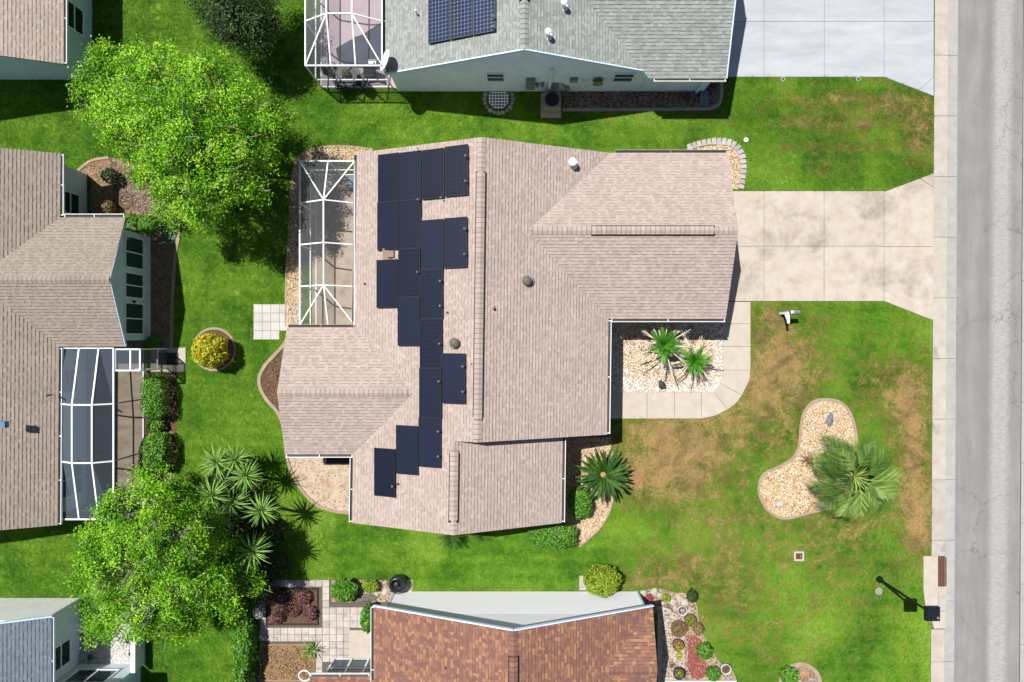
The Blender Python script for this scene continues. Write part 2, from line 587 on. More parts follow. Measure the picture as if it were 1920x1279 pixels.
ST_WHITE = stone_mat('white_gravel', [A(214, 204, 194, 1.1), A(250, 246, 240, 1.1), A(255, 253, 250, 1.0), A(236, 224, 210, 1.1)])
ST_MIX = stone_mat('river_gravel', [A(110, 92, 80), A(170, 150, 134), A(214, 200, 186), A(140, 112, 92), A(190, 172, 156)])
ST_STRAW = stone_mat('straw_mulch', [A(112, 80, 54), A(176, 138, 98), A(214, 180, 134), A(150, 114, 78)])
ST_RED = stone_mat('red_mulch', [A(150, 70, 66), A(190, 96, 88), A(206, 120, 108)])
ST_BROWN = stone_mat('brown_mulch', [A(90, 62, 44), A(140, 104, 76), A(176, 140, 106), A(120, 88, 64)])
BARK = plain('grey_bark', [A(150, 146, 140), A(196, 192, 188)], .95, 8, 60, .3)
TRUNK = plain('palm_trunk', [A(110, 90, 70), A(150, 128, 104)], .95, 8, 60, .3)
STRAW = plain('dry_frond', [A(230, 212, 184, 1.1), A(246, 234, 212, 1.1)], .9, 8, 60, .15)
RUST = plain('rusty_iron', [A(110, 66, 52), A(150, 96, 78)], .8, 12, 80, .3, metal=.2)
LEAF_OAK = leaf_mat('oak_leaf', [A(42, 80, 10, .72), A(80, 134, 16, .68), A(116, 172, 26, .66), A(172, 206, 70, .68)], .14, .6, .14)
LEAF_DARK = leaf_mat('dark_leaf', [A(30, 52, 18, 0.90), A(52, 82, 28, 0.90), A(76, 108, 40, 0.90)])
LEAF_HEDGE = leaf_mat('hedge_leaf', [A(40, 76, 20, 0.6), A(74, 122, 32, 0.6), A(106, 156, 46, 0.6)])
LEAF_YUCCA = leaf_mat('yucca_leaf', [A(70, 112, 44, 0.85), A(112, 154, 66, 0.85), A(150, 186, 92, 0.85)], .15)
LEAF_SAGO = leaf_mat('sago_leaf', [A(34, 66, 24, 0.90), A(58, 96, 34, 0.90), A(92, 128, 50, 0.90)], .12, .5, .15)
LEAF_PALM = leaf_mat('palm_leaf', [A(56, 88, 34, .86), A(94, 128, 52, .82), A(166, 184, 96, .76)], .12, .5, .2)
LEAF_DATE = leaf_mat('date_palm_leaf', [A(42, 94, 20, 0.70), A(66, 130, 28, 0.70), A(100, 160, 44, 0.70)], .2)
LEAF_YEL = leaf_mat('croton_leaf', [A(110, 130, 20, 0.95), A(196, 186, 24, 0.95), A(228, 214, 40, 0.95), A(140, 160, 40, 0.95)])
LEAF_LIME = leaf_mat('lime_leaf', [A(84, 116, 22, 0.85), A(130, 156, 34, 0.85), A(164, 184, 56, 0.85)])
LEAF_DRY = leaf_mat('dry_leaf', [A(110, 84, 56, 0.95), A(160, 132, 92, 0.95), A(150, 150, 84, 0.95)])
LEAF_PURPLE = leaf_mat('purple_leaf', [A(70, 40, 44, 1.00), A(130, 84, 86, 1.00), A(170, 120, 116, 1.00)])
LEAF_SILVER = leaf_mat('silver_leaf', [A(160, 166, 160, 1.00), A(220, 222, 216, 1.00)])
SCREEN = screen_mat('insect_screen', .86, (.20, .205, .215, 1))
SCREEN_DK = screen_mat('solar_screen', .66, (.075, .10, .135, 1))

# ------------------------------------------------------------------ ground, road, kerb, drives
def structure(name, mb, mat, **kw):
    o = mb.build(name, mat)
    o['kind'] = 'structure'
    for k, v in kw.items(): o[k] = v
    return o

EXCL = []          # outlines where no grass grows (2-D world)
DRY = [(1570, 205, 95, 40, .5), (1725, 250, 26, 60, .8), (1690, 190, 50, 26, .35), (1600, 290, 110, 24, .25),
       (1250, 862, 100, 42, .75), (1290, 880, 60, 60, .5), (1195, 905, 70, 35, .6), (1715, 860, 30, 130, 1.0),
       (1680, 730, 60, 60, .6), (1450, 640, 60, 70, .5), (1350, 785, 90, 45, .5), (1210, 805, 70, 22, .75),
       (1410, 710, 70, 60, .5), (1500, 690, 80, 45, .4), (1380, 990, 110, 42, .5), (1300, 1060, 110, 36, .45),
       (1600, 985, 70, 30, .5), (1720, 985, 28, 50, .95), (1540, 1040, 60, 40, .35), (1620, 1110, 60, 60, .35),
       (1450, 1180, 120, 80, .3), (1350, 1130, 60, 60, .35), (1028, 251, 16, 9, .9), (1440, 590, 40, 30, .5),
       (640, 1092, 90, 10, .7), (900, 1100, 140, 8, .6), (600, 170, 30, 12, .5), (470, 560, 60, 60, .15),
       (1180, 1090, 60, 14, .5), (80, 1116, 90, 6, .8), (1225, 1075, 70, 30, .35), (1500, 855, 60, 120, .3)]

DR = random.Random(3)
DRY = [(x_, y_, rx * 1.15, ry * 1.2, a * .66) for x_, y_, rx, ry, a in DRY]
for x_, y_, rx, ry, a in list(DRY):
    for _ in range(4):
        DRY.append((x_ + DR.gauss(0, rx * .7), y_ + DR.gauss(0, ry * .7), rx * DR.uniform(.15, .4), ry * DR.uniform(.2, .5), a * DR.uniform(-.55, .75)))
def dry_field(X, Y):
    px = X * 40 + 960; py = 639.5 - Y * 40
    d = np.full(X.shape, .0)
    d += np.where(px > 1120, .10, -.22)
    for (cx, cy, rx, ry, a) in ((1320, 850, 190, 150, .24), (1450, 690, 110, 90, .18), (1600, 800, 160, 160, .10), (1560, 230, 190, 80, .16), (1400, 1110, 150, 90, .10), (1690, 800, 60, 230, .14)):
        d += a * np.exp(-((px - cx) / rx) ** 2 - ((py - cy) / ry) ** 2)
    for (cx, cy, rx, ry, a) in DRY:
        d += a * np.exp(-((px - cx) / rx) ** 2 - ((py - cy) / ry) ** 2)
    # mower tracks on the front strips
    d += np.where((px > 1360) & (py < 360) & (py > 140), .1 * np.sin(py / 7.0) * (np.abs(np.sin(px / 90.0)) > .3), 0)
    return np.clip(d, -.5, 1.3)

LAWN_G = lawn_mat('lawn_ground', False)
LAWN_B = lawn_mat('lawn_blade', True)
xs = np.concatenate([[-400, -120, -60, -40], np.linspace(-30, 30, 201), [40, 60, 120, 400]])
ys = np.concatenate([[-400, -120, -60, -36], np.linspace(-22, 24, 154), [36, 60, 120, 400]])
gx, gy = np.meshgrid(xs, ys)
gv = np.stack([gx.ravel(), gy.ravel(), np.zeros(gx.size)], 1)
ni, nj = len(xs), len(ys)
ii, jj = np.meshgrid(np.arange(ni - 1), np.arange(nj - 1))
q = (jj * ni + ii).ravel()
gf = np.stack([q, q + 1, q + ni + 1, q + ni], 1)
gme = np_mesh('ground', gv, gf, LAWN_G)
gat = gme.attributes.new('dry', 'FLOAT', 'POINT')
gat.data.foreach_set('value', dry_field(gv[:, 0], gv[:, 1]).astype(np.float32))
ground = bpy.data.objects.new('ground', gme); link(ground); ground['kind'] = 'structure'

# road: worn pale asphalt with a coarser centre band
def asphalt(name):
    m, nt, bs = nodes_of(name)
    pos = geo_pos(nt)
    mp = nt.nodes.new('ShaderNodeMapping'); mp.inputs['Scale'].default_value = (1, .12, 1)
    nt.links.new(pos, mp.inputs['Vector'])
    n1 = noise(nt, 2.2, 5, .65, mp.outputs[0])
    n2 = noise(nt, .6, 4, .6, pos)
    r = ramp(nt, [A(150, 147, 145), A(166, 163, 161), A(182, 179, 176)], [.3, .5, .7])
    nt.links.new(math_n(nt, 'ADD', math_n(nt, 'MULTIPLY', n1.outputs[0], .6), math_n(nt, 'MULTIPLY', n2.outputs[0], .4)), r.inputs[0])
    sx = nt.nodes.new('ShaderNodeSeparateXYZ'); nt.links.new(pos, sx.inputs[0])
    ed = noise(nt, 5, 4, .7, pos)
    mp2 = nt.nodes.new('ShaderNodeMapping'); mp2.inputs['Scale'].default_value = (.25, 1.6, 1)
    nt.links.new(pos, mp2.inputs['Vector'])
    st = noise(nt, 14, 4, .7, mp2.outputs[0])
    xx = math_n(nt, 'ADD', sx.outputs[0], math_n(nt, 'MULTIPLY', sx.outputs[1], -.010))
    d = math_n(nt, 'ABSOLUTE', math_n(nt, 'SUBTRACT', xx, 22.87))
    d = math_n(nt, 'ADD', d, math_n(nt, 'MULTIPLY', math_n(nt, 'SUBTRACT', ed.outputs[0], .5), .42))
    mr = nt.nodes.new('ShaderNodeMapRange')
    mr.inputs[1].default_value = .56; mr.inputs[2].default_value = .26
    nt.links.new(d, mr.inputs[0])
    f = math_n(nt, 'MULTIPLY', mr.outputs[0], math_n(nt, 'ADD', math_n(nt, 'MULTIPLY', st.outputs[0], 2.4), -.55, True), True)
    col = mixc(nt, math_n(nt, 'MULTIPLY', f, .85), r.outputs[0], A(218, 212, 204))
    # dark margin beside the band
    d2 = math_n(nt, 'ABSOLUTE', math_n(nt, 'SUBTRACT', xx, 22.2))
    mr2 = nt.nodes.new('ShaderNodeMapRange'); mr2.inputs[1].default_value = .45; mr2.inputs[2].default_value = 0.0
    nt.links.new(d2, mr2.inputs[0])
    col = mixc(nt, math_n(nt, 'MULTIPLY', mr2.outputs[0], .35), col, A(138, 134, 134))
    g = noise(nt, 110, 3, .75, pos)
    v = math_n(nt, 'ADD', math_n(nt, 'MULTIPLY', g.outputs[0], .4), .8)
    cc = nt.nodes.new('ShaderNodeCombineColor')
    for i in range(3): nt.links.new(v, cc.inputs[i])
    # cracks
    vo = nt.nodes.new('ShaderNodeTexVoronoi'); vo.feature = 'DISTANCE_TO_EDGE'; vo.inputs['Scale'].default_value = .42
    vd = noise(nt, 2.0, 4, .7, pos)
    vv = nt.nodes.new('ShaderNodeVectorMath'); vv.operation = 'ADD'
    nt.links.new(pos, vv.inputs[0]); nt.links.new(vd.outputs[1], vv.inputs[1])
    nt.links.new(vv.outputs[0], vo.inputs['Vector'])
    mr3 = nt.nodes.new('ShaderNodeMapRange'); mr3.inputs[1].default_value = .012; mr3.inputs[2].default_value = 0.0
    nt.links.new(vo.outputs['Distance'], mr3.inputs[0])
    gate = noise(nt, .35, 2, .5, pos)
    gt = math_n(nt, 'MULTIPLY', math_n(nt, 'SUBTRACT', gate.outputs[0], .46), 9.0, True)
    col = mixc(nt, 1.0, col, cc.outputs[0], 'MULTIPLY')
    col = mixc(nt, math_n(nt, 'MULTIPLY', math_n(nt, 'MULTIPLY', mr3.outputs[0], gt), .75), col, A(104, 100, 98))
    nt.links.new(col, bs.inputs['Base Color'])
    bs.inputs['Roughness'].default_value = .95
    bump(nt, bs, g.outputs[0], .5, .012)
    return m
ASPH = asphalt('worn_asphalt')
mb = MB()
ROAD_K = .006
def rd(x, y):                                    # the street runs a touch off the plumb of the picture
    return (x + ROAD_K * y, y)
mb.add([(*rd(20.75, -120), .006), (*rd(23.86, -120), .006), (*rd(23.86, 120), .006), (*rd(20.75, 120), .006)], [(0, 1, 2, 3)])
structure('road', mb, ASPH)

def kerb_run(name, x0, x1, z, mat, y0=-21.0, y1=22.0, step=2.84, off=.0, jit=0.0, skip=None):
    base = MB(); base.prism([rd(x0, -120), rd(x1, -120), rd(x1, 120), rd(x0, 120)], -.02, z - .018)
    root = structure(name, base, JOINT)
    y = y0 + off
    k = 0
    while y < y1:
        b = MB()
        ya, yb = y + .008, y + step - .008
        if not skip or not (skip[0] < yb and skip[1] > ya):
            segs = [(ya, yb)]
        else:
            segs = [s for s in ((ya, min(yb, skip[0])), (max(ya, skip[1]), yb)) if s[1] - s[0] > .05]
        for a_, b_ in segs:
            s = MB()
            s.prism([rd(x0, a_), rd(x1, a_), rd(x1, b_), rd(x0, b_)], z - .05, z + R.uniform(-.003, .003), .006)
            s.build('kerb_slab', mat, root)
        y += step
    return root
DRAIN_Y = (-12.72, -9.95)
kerb_run('kerb', 19.70, 20.33, .05, CONC_KERB, off=.3, skip=(-13.5, -10.06))
kerb_run('gutter_apron', 20.345, 20.80, .028, CONC_GUT, off=.3)
kerb_run('far_kerb', 23.87, 24.6, .05, CONC_GUT, off=1.1)
EXCL.append([rd(19.68, -30), rd(26, -30), rd(26, 30), rd(19.68, 30)])

def slabs(root, cells, z, mat, name='slab', gap=.008, bev=.006):
    for poly in cells:
        cx = sum(p[0] for p in poly) / len(poly); cy = sum(p[1] for p in poly) / len(poly)
        s = MB()
        pl = []
        for p in poly:
            d = Vector((p[0] - cx, p[1] - cy)); l = max(d.length, .01)
            pl.append((p[0] - d.x / l * gap * 1.4, p[1] - d.y / l * gap * 1.4))
        s.prism(pl, z - .06, z + R.uniform(-.003, .003), bev)
        s.build(name, mat, root)

# main driveway
out = G([(1352, 358), (1657, 360), (1750, 325), (1750, 602), (1657, 565), (1352, 565)])
b = MB(); b.prism(out, -.02, .028)
drive = structure('driveway', b, JOINT)
EXCL.append(out)
cells = []
for (a0, a1) in ((1352, 1432), (1432, 1544.5), (1544.5, 1657)):
    for (c0, c1) in ((358.5, 462), (462, 565)):
        cells.append(G([(a0, c0), (a1, c0), (a1, c1), (a0, c1)]))
cells.append(G([(1657, 360), (1724, 335), (1750, 352), (1750, 463), (1657, 463)]))
cells.append(G([(1724, 335), (1750, 325), (1750, 352)]))
cells.append(G([(1657, 463), (1750, 463), (1749, 601), (1657, 565)]))
slabs(drive, cells, .045, CONC_WARM)

# neighbour's driveway, painted pale blue
out = G([(1335, -260), (1750, -260), (1750, 181), (1657, 145), (1335, 145)])
b = MB(); b.prism(out, -.02, .028)
drive_n = structure('driveway', b, plain('blue_joint', [A(130, 146, 160)], .9))
EXCL.append(out)
cells = []
for (a0, a1) in ((1335, 1432), (1432, 1545), (1545, 1657), (1657, 1750)):
    for (c0, c1) in ((-260, -160), (-160, -60), (-60, 41), (41, 145)):
        if a0 == 1657 and c0 == 41:
            cells.append(G([(1657, 41), (1750, 41), (1750, 145), (1722, 170), (1657, 145)]))
            cells.append(G([(1722, 170), (1750, 145), (1750, 181)]))
        else:
            cells.append(G([(a0, c0), (a1, c0), (a1, c1), (a0, c1)]))
slabs(drive_n, cells, .045, CONC_BLUE)

# front walk that bends round the gravel bed
out = G([(1355, 566), (1407, 566), (1407, 700), (1399, 728), (1383, 752), (1360, 770), (1330, 782), (1300, 785), (1130, 785), (1130, 735), (1335, 735), (1348, 722), (1355, 700)])
b = MB(); b.prism(G([(1130, 566), (1407, 566), (1407, 700), (1399, 728), (1383, 752), (1360, 770), (1330, 782), (1300, 785), (1130, 785)]), -.02, .022)
walk = structure('front_walk', b, JOINT)
EXCL.append(G([(1130, 560), (1407, 560), (1407, 700), (1399, 728), (1383, 752), (1360, 770), (1330, 782), (1300, 785), (1130, 785)]))
cells = [G([(1355, 566), (1407, 566), (1407, 607), (1355, 607)]), G([(1355, 607), (1407, 607), (1407, 650), (1355, 650)]),
         G([(1355, 650), (1407, 650), (1407, 694), (1355, 694)]),
         G([(1355, 694), (1407, 694), (1405, 713), (1391, 741), (1345, 716), (1355, 704)]),
         G([(1345, 716), (1391, 741), (1380, 756), (1364, 768), (1335, 730)]),
         G([(1335, 730), (1364, 768), (1340, 780), (1315, 785), (1315, 735)]),
         G([(1264, 735), (1315, 735), (1315, 785), (1264, 785)]), G([(1213, 735), (1264, 735), (1264, 785), (1213, 785)]),
         G([(1130, 735), (1213, 735), (1213, 785), (1130, 785)])]
slabs(walk, cells, .042, CONC_WALK)

# ------------------------------------------------------------------ roofs and houses
def clip(poly, conv):
    """Sutherland-Hodgman; conv counter-clockwise"""
    out = poly
    n = len(conv)
    for i in range(n):
        ax, ay = conv[i]; bx, by = conv[(i + 1) % n]
        ex, ey = bx - ax, by - ay
        inp, out = out, []
        if not inp: return []
        for j in range(len(inp)):
            p = inp[j]; q_ = inp[j - 1]
            sp = ex * (p[1] - ay) - ey * (p[0] - ax)
            sq = ex * (q_[1] - ay) - ey * (q_[0] - ax)
            if (sp >= 0) != (sq >= 0):
                t = sq / (sq - sp)
                out.append((q_[0] + (p[0] - q_[0]) * t, q_[1] + (p[1] - q_[1]) * t))
            if sp >= 0:
                out.append(p)
    return out

def ccw(poly):
    ar = sum(poly[i][0] * poly[(i + 1) % len(poly)][1] - poly[(i + 1) % len(poly)][0] * poly[i][1] for i in range(len(poly)))
    return list(poly) if ar > 0 else list(reversed(poly))

PITCH = 5 / 12
def roof(house, planes, mat, K=0.0, fascia=None, ncol=8, expo=.143, tab=(.15, .30), band=.5):
    """planes: (p0, up, pitch, [convex plan outlines]); a deck, and every shingle tab as a wedge of its own in one stuff part per slope"""
    deck = MB()
    for p0, up, pitch, polys in planes:
        for poly in polys:
            poly = ccw(poly)
            z = [p0[2] + pitch * ((x - p0[0]) * up[0] + (y - p0[1]) * up[1]) for x, y in poly]
            n = len(poly)
            vs_ = [(x + K * y, y, zz - .13) for (x, y), zz in zip(poly, z)] + [(x + K * y, y, zz - .004) for (x, y), zz in zip(poly, z)]
            fs = [tuple(reversed(range(n))), tuple(range(n, 2 * n))] + [(i, (i + 1) % n, n + (i + 1) % n, n + i) for i in range(n)]
            deck.add(vs_, fs)
    rf = deck.build('roof', fascia or FASCIA, house)
    for p0, up, pitch, polys in planes:
        mb = MB()
        ux, uy = -up[1], up[0]
        cosv = 1 / math.sqrt(1 + pitch * pitch)
        e = expo * cosv
        loc = []
        for poly in polys:
            q_ = ccw([(x * ux + y * uy, x * up[0] + y * up[1]) for x, y in poly])
            loc.append((q_, min(p[0] for p in q_), max(p[0] for p in q_), min(p[1] for p in q_), max(p[1] for p in q_)))
        U0 = min(l[1] for l in loc); U1 = max(l[2] for l in loc); V0 = min(l[3] for l in loc); V1 = max(l[4] for l in loc)
        vp0 = p0[0] * up[0] + p0[1] * up[1]
        v = V0
        while v < V1:
            u = U0 - R.uniform(0, tab[1])
            dark = R.random() < .5
            while u < U1:
                dark = (not dark) if R.random() < .85 else dark
                w = R.uniform(.17, .27) if dark else R.uniform(.10, .17)
                t = R.choice((.012, .012, .022, .026))
                tone = R.random() * (ncol - 1.02) / ncol if ncol > 1 else .4
                for (cp, a0, a1, b0, b1) in loc:
                    if u > a1 or u + w < a0 or v > b1 or v + e < b0: continue
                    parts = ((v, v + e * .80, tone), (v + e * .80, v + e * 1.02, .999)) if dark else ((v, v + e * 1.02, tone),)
                    for (va, vb, tn) in parts:
                        c = clip([(u, va), (u + w, va), (u + w, vb), (u, vb)], cp)
                        if len(c) < 3: continue
                        pts = []
                        for (cu, cv) in c:
                            x = cu * ux + cv * up[0]; y = cu * uy + cv * up[1]
                            k = (cv - v) / e
                            pts.append((x + K * y, y, p0[2] + pitch * (cv - vp0) + t + (.002 - t) * k))
                        mb.tone = tn
                        mb.face(pts)
                        if va == v:
                            for j in range(len(c)):
                                j2 = (j + 1) % len(c)
                                if abs(c[j][1] - v) < 1e-5 and abs(c[j2][1] - v) < 1e-5:
                                    a_, b_ = pts[j], pts[j2]
                                    mb.face([a_, (a_[0], a_[1], a_[2] - t), (b_[0], b_[1], b_[2] - t), b_])
                u += w
            v += e
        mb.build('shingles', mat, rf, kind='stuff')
    return rf

CAPS = {}
def ridge_caps(rf, a, b, mat, pitch=PITCH, vent=None, step=.2, w=.17):
    """cap shingles along a ridge a -> b; vent = (t0, t1) metres along it that carry a raised ridge vent"""
    a, b = Vector(a), Vector(b)
    d = (b - a); L = d.length; d.normalize()
    ang = math.atan2(d.y, d.x)
    key = (mat.name, round(pitch, 3))
    if key not in CAPS:
        ms = []
        for tn in (.02, .2, .33, .45, .62, .75):
            m = MB(); m.tone = tn
            p = pitch
            prof = [(-w, -w * p), (-.02, .004), (.02, .004), (w, -w * p)]
            vs_ = [(0, y, z + .034) for y, z in prof] + [(step + .02, y, z + .018) for y, z in prof] + [(0, y, z + .002) for y, z in prof]
            m.add(vs_, [(4, 5, 1, 0), (5, 6, 2, 1), (6, 7, 3, 2)])
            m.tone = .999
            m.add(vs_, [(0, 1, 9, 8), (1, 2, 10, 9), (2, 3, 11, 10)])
            k = .76
            if mat is SH_WEST:
                m.tone = tn
            bd = [tuple(Vector(vs_[i]).lerp(Vector(vs_[i + 4]), k) + Vector((0, 0, .001))) for i in range(4)]
            be = [tuple(Vector(vs_[i + 4]) + Vector((0, 0, .001))) for i in range(4)]
            m.add(bd + be, [(4, 5, 1, 0), (5, 6, 2, 1), (6, 7, 3, 2)])
            ms.append(m.mesh('ridge_cap', mat))
        CAPS[key] = ms
    n = int(L / step)
    for i in range(n):
        t = i * step
        lift = .075 if vent and vent[0] <= t + .05 <= vent[1] else 0.0
        M = Matrix.Translation(a + d * t + Vector((0, 0, lift))) @ Matrix.Rotation(ang, 4, 'Z')
        place('ridge_cap', R.choice(CAPS[key]), rf, M)
    if vent:
        m = MB()
        s = Vector((-d.y, d.x, 0))
        p0, p1 = a + d * vent[0], a + d * vent[1]
        for sg in (-1, 1):
            o = s * sg * (w + .035)
            dz = Vector((0, 0, -(w + .035) * pitch))
            i_ = s * sg * (w - .05); di = Vector((0, 0, -(w - .05) * pitch))
            up1, up0 = Vector((0, 0, .085)), Vector((0, 0, -.02))
            q_ = [p0 + o + dz + up0, p1 + o + dz + up0, p1 + o + dz + up1, p0 + o + dz + up1,
                  p0 + i_ + di + up0, p1 + i_ + di + up0, p1 + i_ + di + up1, p0 + i_ + di + up1]
            m.add(q_, [(0, 1, 2, 3), (5, 4, 7, 6), (3, 2, 6, 7), (0, 3, 7, 4), (1, 5, 6, 2)])
        m.build('ridge_vent', DARK, rf)

def gutter(house, a, b, out, mat=None, brackets=1.9):
    """eaves trough from a to b; out = unit vector away from the wall"""
    a, b, o = Vector(a), Vector(b), Vector((*out, 0))
    m = MB()
    d = (b - a).normalized()
    m.m = 0
    m.bar(a + o * .122, b + o * .122, .022, .11)
    m.m = 1
    m.bar(a + o * .06 + Vector((0, 0, -.045)), b + o * .06 + Vector((0, 0, -.045)), .11, .012)
    g = m.build('gutter', [mat or WHITE, GUTTER_IN], house)
    L = (b - a).length
    k = MB()
    n = max(2, int(L / brackets))
    for i in range(n + 1):
        p = a + d * min(max(L * i / n, .03), L - .03)
        k.bar(p, p + o * .115 + Vector((0, 0, .012)), .03, .012)
    k.build('gutter_bracket', mat or WHITE, g, kind='stuff')
    return g

def wall(house, rect, z1, mat, z0=0.0, name='wall'):
    x0, x1, y0, y1 = rect
    m = MB(); m.box(((x0 + x1) / 2, (y0 + y1) / 2, (z0 + z1) / 2), (x1 - x0, y1 - y0, z1 - z0))
    return m.build(name, mat, house)

def gable(house, pts, thick, mat):
    """an upright wall outline pts (3-D) with thickness vector thick"""
    t = Vector(thick)
    n = len(pts)
    vs_ = [Vector(p) for p in pts] + [Vector(p) + t for p in pts]
    fs = [tuple(range(n)), tuple(reversed(range(n, 2 * n)))] + [(i, n + i, n + (i + 1) % n, (i + 1) % n) for i in range(n)]
    m = MB(); m.add(vs_, fs)
    return m.build('gable_wall', mat, house)

def window(house, c, w, h, face, frame=None, split='v', glass=None, sill=False):
    """c = centre on the wall face; face = outward unit vector (2-D); split = how the sashes meet"""
    f = Vector((*face, 0)); s = Vector((-f.y, f.x, 0)); u = Vector((0, 0, 1)); c = Vector(c)
    fr = MB()
    t = .05
    for sg in (-1, 1):
        fr.bar(c + s * sg * (w / 2 - t / 2) - u * h / 2 + f * .02, c + s * sg * (w / 2 - t / 2) + u * h / 2 + f * .02, t, .07) if abs(f.y) > .5 else \
            fr.bar(c + s * sg * (w / 2 - t / 2) - u * h / 2 + f * .02, c + s * sg * (w / 2 - t / 2) + u * h / 2 + f * .02, .07, t)
        fr.bar(c - s * (w / 2 - t) + u * sg * (h / 2 - t / 2) + f * .02, c + s * (w / 2 - t) + u * sg * (h / 2 - t / 2) + f * .02, .07, t)
    win = fr.build('window', frame or WHITE, house)
    mr = MB()
    if split == 'v':
        mr.bar(c - u * (h / 2 - t) + f * .022, c + u * (h / 2 - t) + f * .022, .05, .05)
        cells = [(c - s * w / 4, w / 2 - t, h - 2 * t), (c + s * w / 4, w / 2 - t, h - 2 * t)]
    else:
        mr.bar(c - s * (w / 2 - t) + f * .022, c + s * (w / 2 - t) + f * .022, .05, .05)
        cells = [(c - u * h / 4, w - 2 * t, h / 2 - t), (c + u * h / 4, w - 2 * t, h / 2 - t)]
    mr.build('meeting_rail', frame or WHITE, win)
    for cc, ww, hh in cells:
        g = MB()
        a_ = cc - s * ww / 2 - u * hh / 2 + f * .006
        g.add([a_, a_ + s * ww, a_ + s * ww + u * hh, a_ + u * hh,
               a_ + f * .008, a_ + s * ww + f * .008, a_ + s * ww + u * hh + f * .008, a_ + u * hh + f * .008],
              [(3, 2, 1, 0), (4, 5, 6, 7), (0, 1, 5, 4), (1, 2, 6, 5), (2, 3, 7, 6), (3, 0, 4, 7)])
        g.build('pane', glass or GLASS, win)
    return win

def rake(house, a, b, mat, w=.05, h=.16, name='rake_board'):
    m = MB(); m.bar(a, b, w, h)
    return m.build(name, mat, house)

def mush_vent(house, px, py, z, r=.16, h=.4, mat=None, name='vent_pipe', cap=1.0):
    """a flue with a hood on the roof; z = roof height there"""
    c = P(px, py, z + h)
    m = MB()
    m.tube([(c.x, c.y, z - .1), (c.x, c.y, z + h - .08)], r * .62, 14)
    p = m.build(name, mat or WHITE, house)
    k = MB(); k.lathe((c.x, c.y, z + h - .1), [(r * .8, 0), (r * cap, .02), (r * cap, .09), (r * .55, .15), (.001, .17)], 18)
    k.build('hood', (FAN_DARK if name == 'attic_fan' else mat) or WHITE, p)
    f = MB(); f.lathe((c.x, c.y, z - .03), [(r * 1.5, 0), (r * 1.45, .03), (r * .6, .07)], 18)
    f.build('flashing', mat or WHITE, p)
    return p

def zmain(x, y):
    x = x - .013 * y
    if y < -4.03:
        return min(2.6 + PITCH * (x + 6.78), 4.479 - PITCH * (x + 2.27))
    return min(2.6 + PITCH * (x + 6.78), 4.875 - PITCH * (x + 1.32))
def on_main(px, py, h=0.0):
    z = 3.5
    for _ in range(12):
        p = P(px, py, z)
        z = zmain(p.x, p.y) + h
    return P(px, py, z)

# ---- the house in the middle
KM = .013
house = thing('house', 'wide tan shingled house in the middle with black solar panels on its roof', 'house', (0, 0, 0))
WE, EE, RA, RB, EB = -6.78, 4.14, -1.32, -2.27, 2.24
planes = [
    ((WE, 0, 2.6), (1, 0), PITCH, [[(WE, .586), (RA, .586), (RA, 8.1), (WE, 8.1)], [(WE, .586), (RA, .586), (RA, -2.147), (-4.047, -2.147)],
                                   [(-4.047, -2.147), (RA, -2.147), (RA, -4.03), (-5.93, -4.03)], [(-5.93, -4.03), (RB, -4.03), (RB, -4.88), (WE, -4.88)],
                                   [(WE, -7.83), (RB, -7.83), (RB, -4.88), (WE, -4.88)]]),
    ((EE, 0, 2.6), (-1, 0), PITCH, [[(RA, -4.03), (EE, -4.03), (EE, .953), (RA, .953)], [(RA, .953), (EE, .953), (.567, 4.526), (RA, 4.526)],
                                    [(RA, 4.526), (.567, 4.526), (EE, 8.1), (RA, 8.1)]]),
    ((EB, 0, 2.6), (-1, 0), PITCH, [[(RB, -7.83), (EB, -7.83), (EB, -4.03), (RB, -4.03)]]),
    ((0, .953, 2.6), (0, 1), PITCH, [[(.567, 4.526), (EE, .953), (9.19, .953), (9.19, 4.526)]]),
    ((0, 8.1, 2.6), (0, -1), PITCH, [[(.567, 4.526), (EE, 8.1), (9.19, 8.1), (9.19, 4.526)]]),
    ((0, .586, 2.6), (0, -1), PITCH, [[(-9.7, .586), (WE, .586), (-4.047, -2.147), (-9.7, -2.147)]]),
    ((0, -4.88, 2.6), (0, 1), PITCH, [[(-9.7, -4.88), (WE, -4.88), (-4.047, -2.147), (-9.7, -2.147)]]),
]
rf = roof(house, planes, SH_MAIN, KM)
S = lambda x, y, z: (x + KM * y, y, z)
ridge_caps(rf, S(RA, 8.08, 4.875), S(RA, -4.02, 4.875), SH_MAIN, vent=(1.35, 11.1))
ridge_caps(rf, S(RB, -7.82, 4.479), S(RB, -4.3, 4.479), SH_MAIN, vent=(.5, 3.3))
ridge_caps(rf, S(9.18, 4.526, 4.09), S(.75, 4.526, 4.09), SH_MAIN, vent=(.95, 6.0))
ridge_caps(rf, S(-9.69, -2.147, 3.74), S(-4.2, -2.147, 3.74), SH_MAIN)
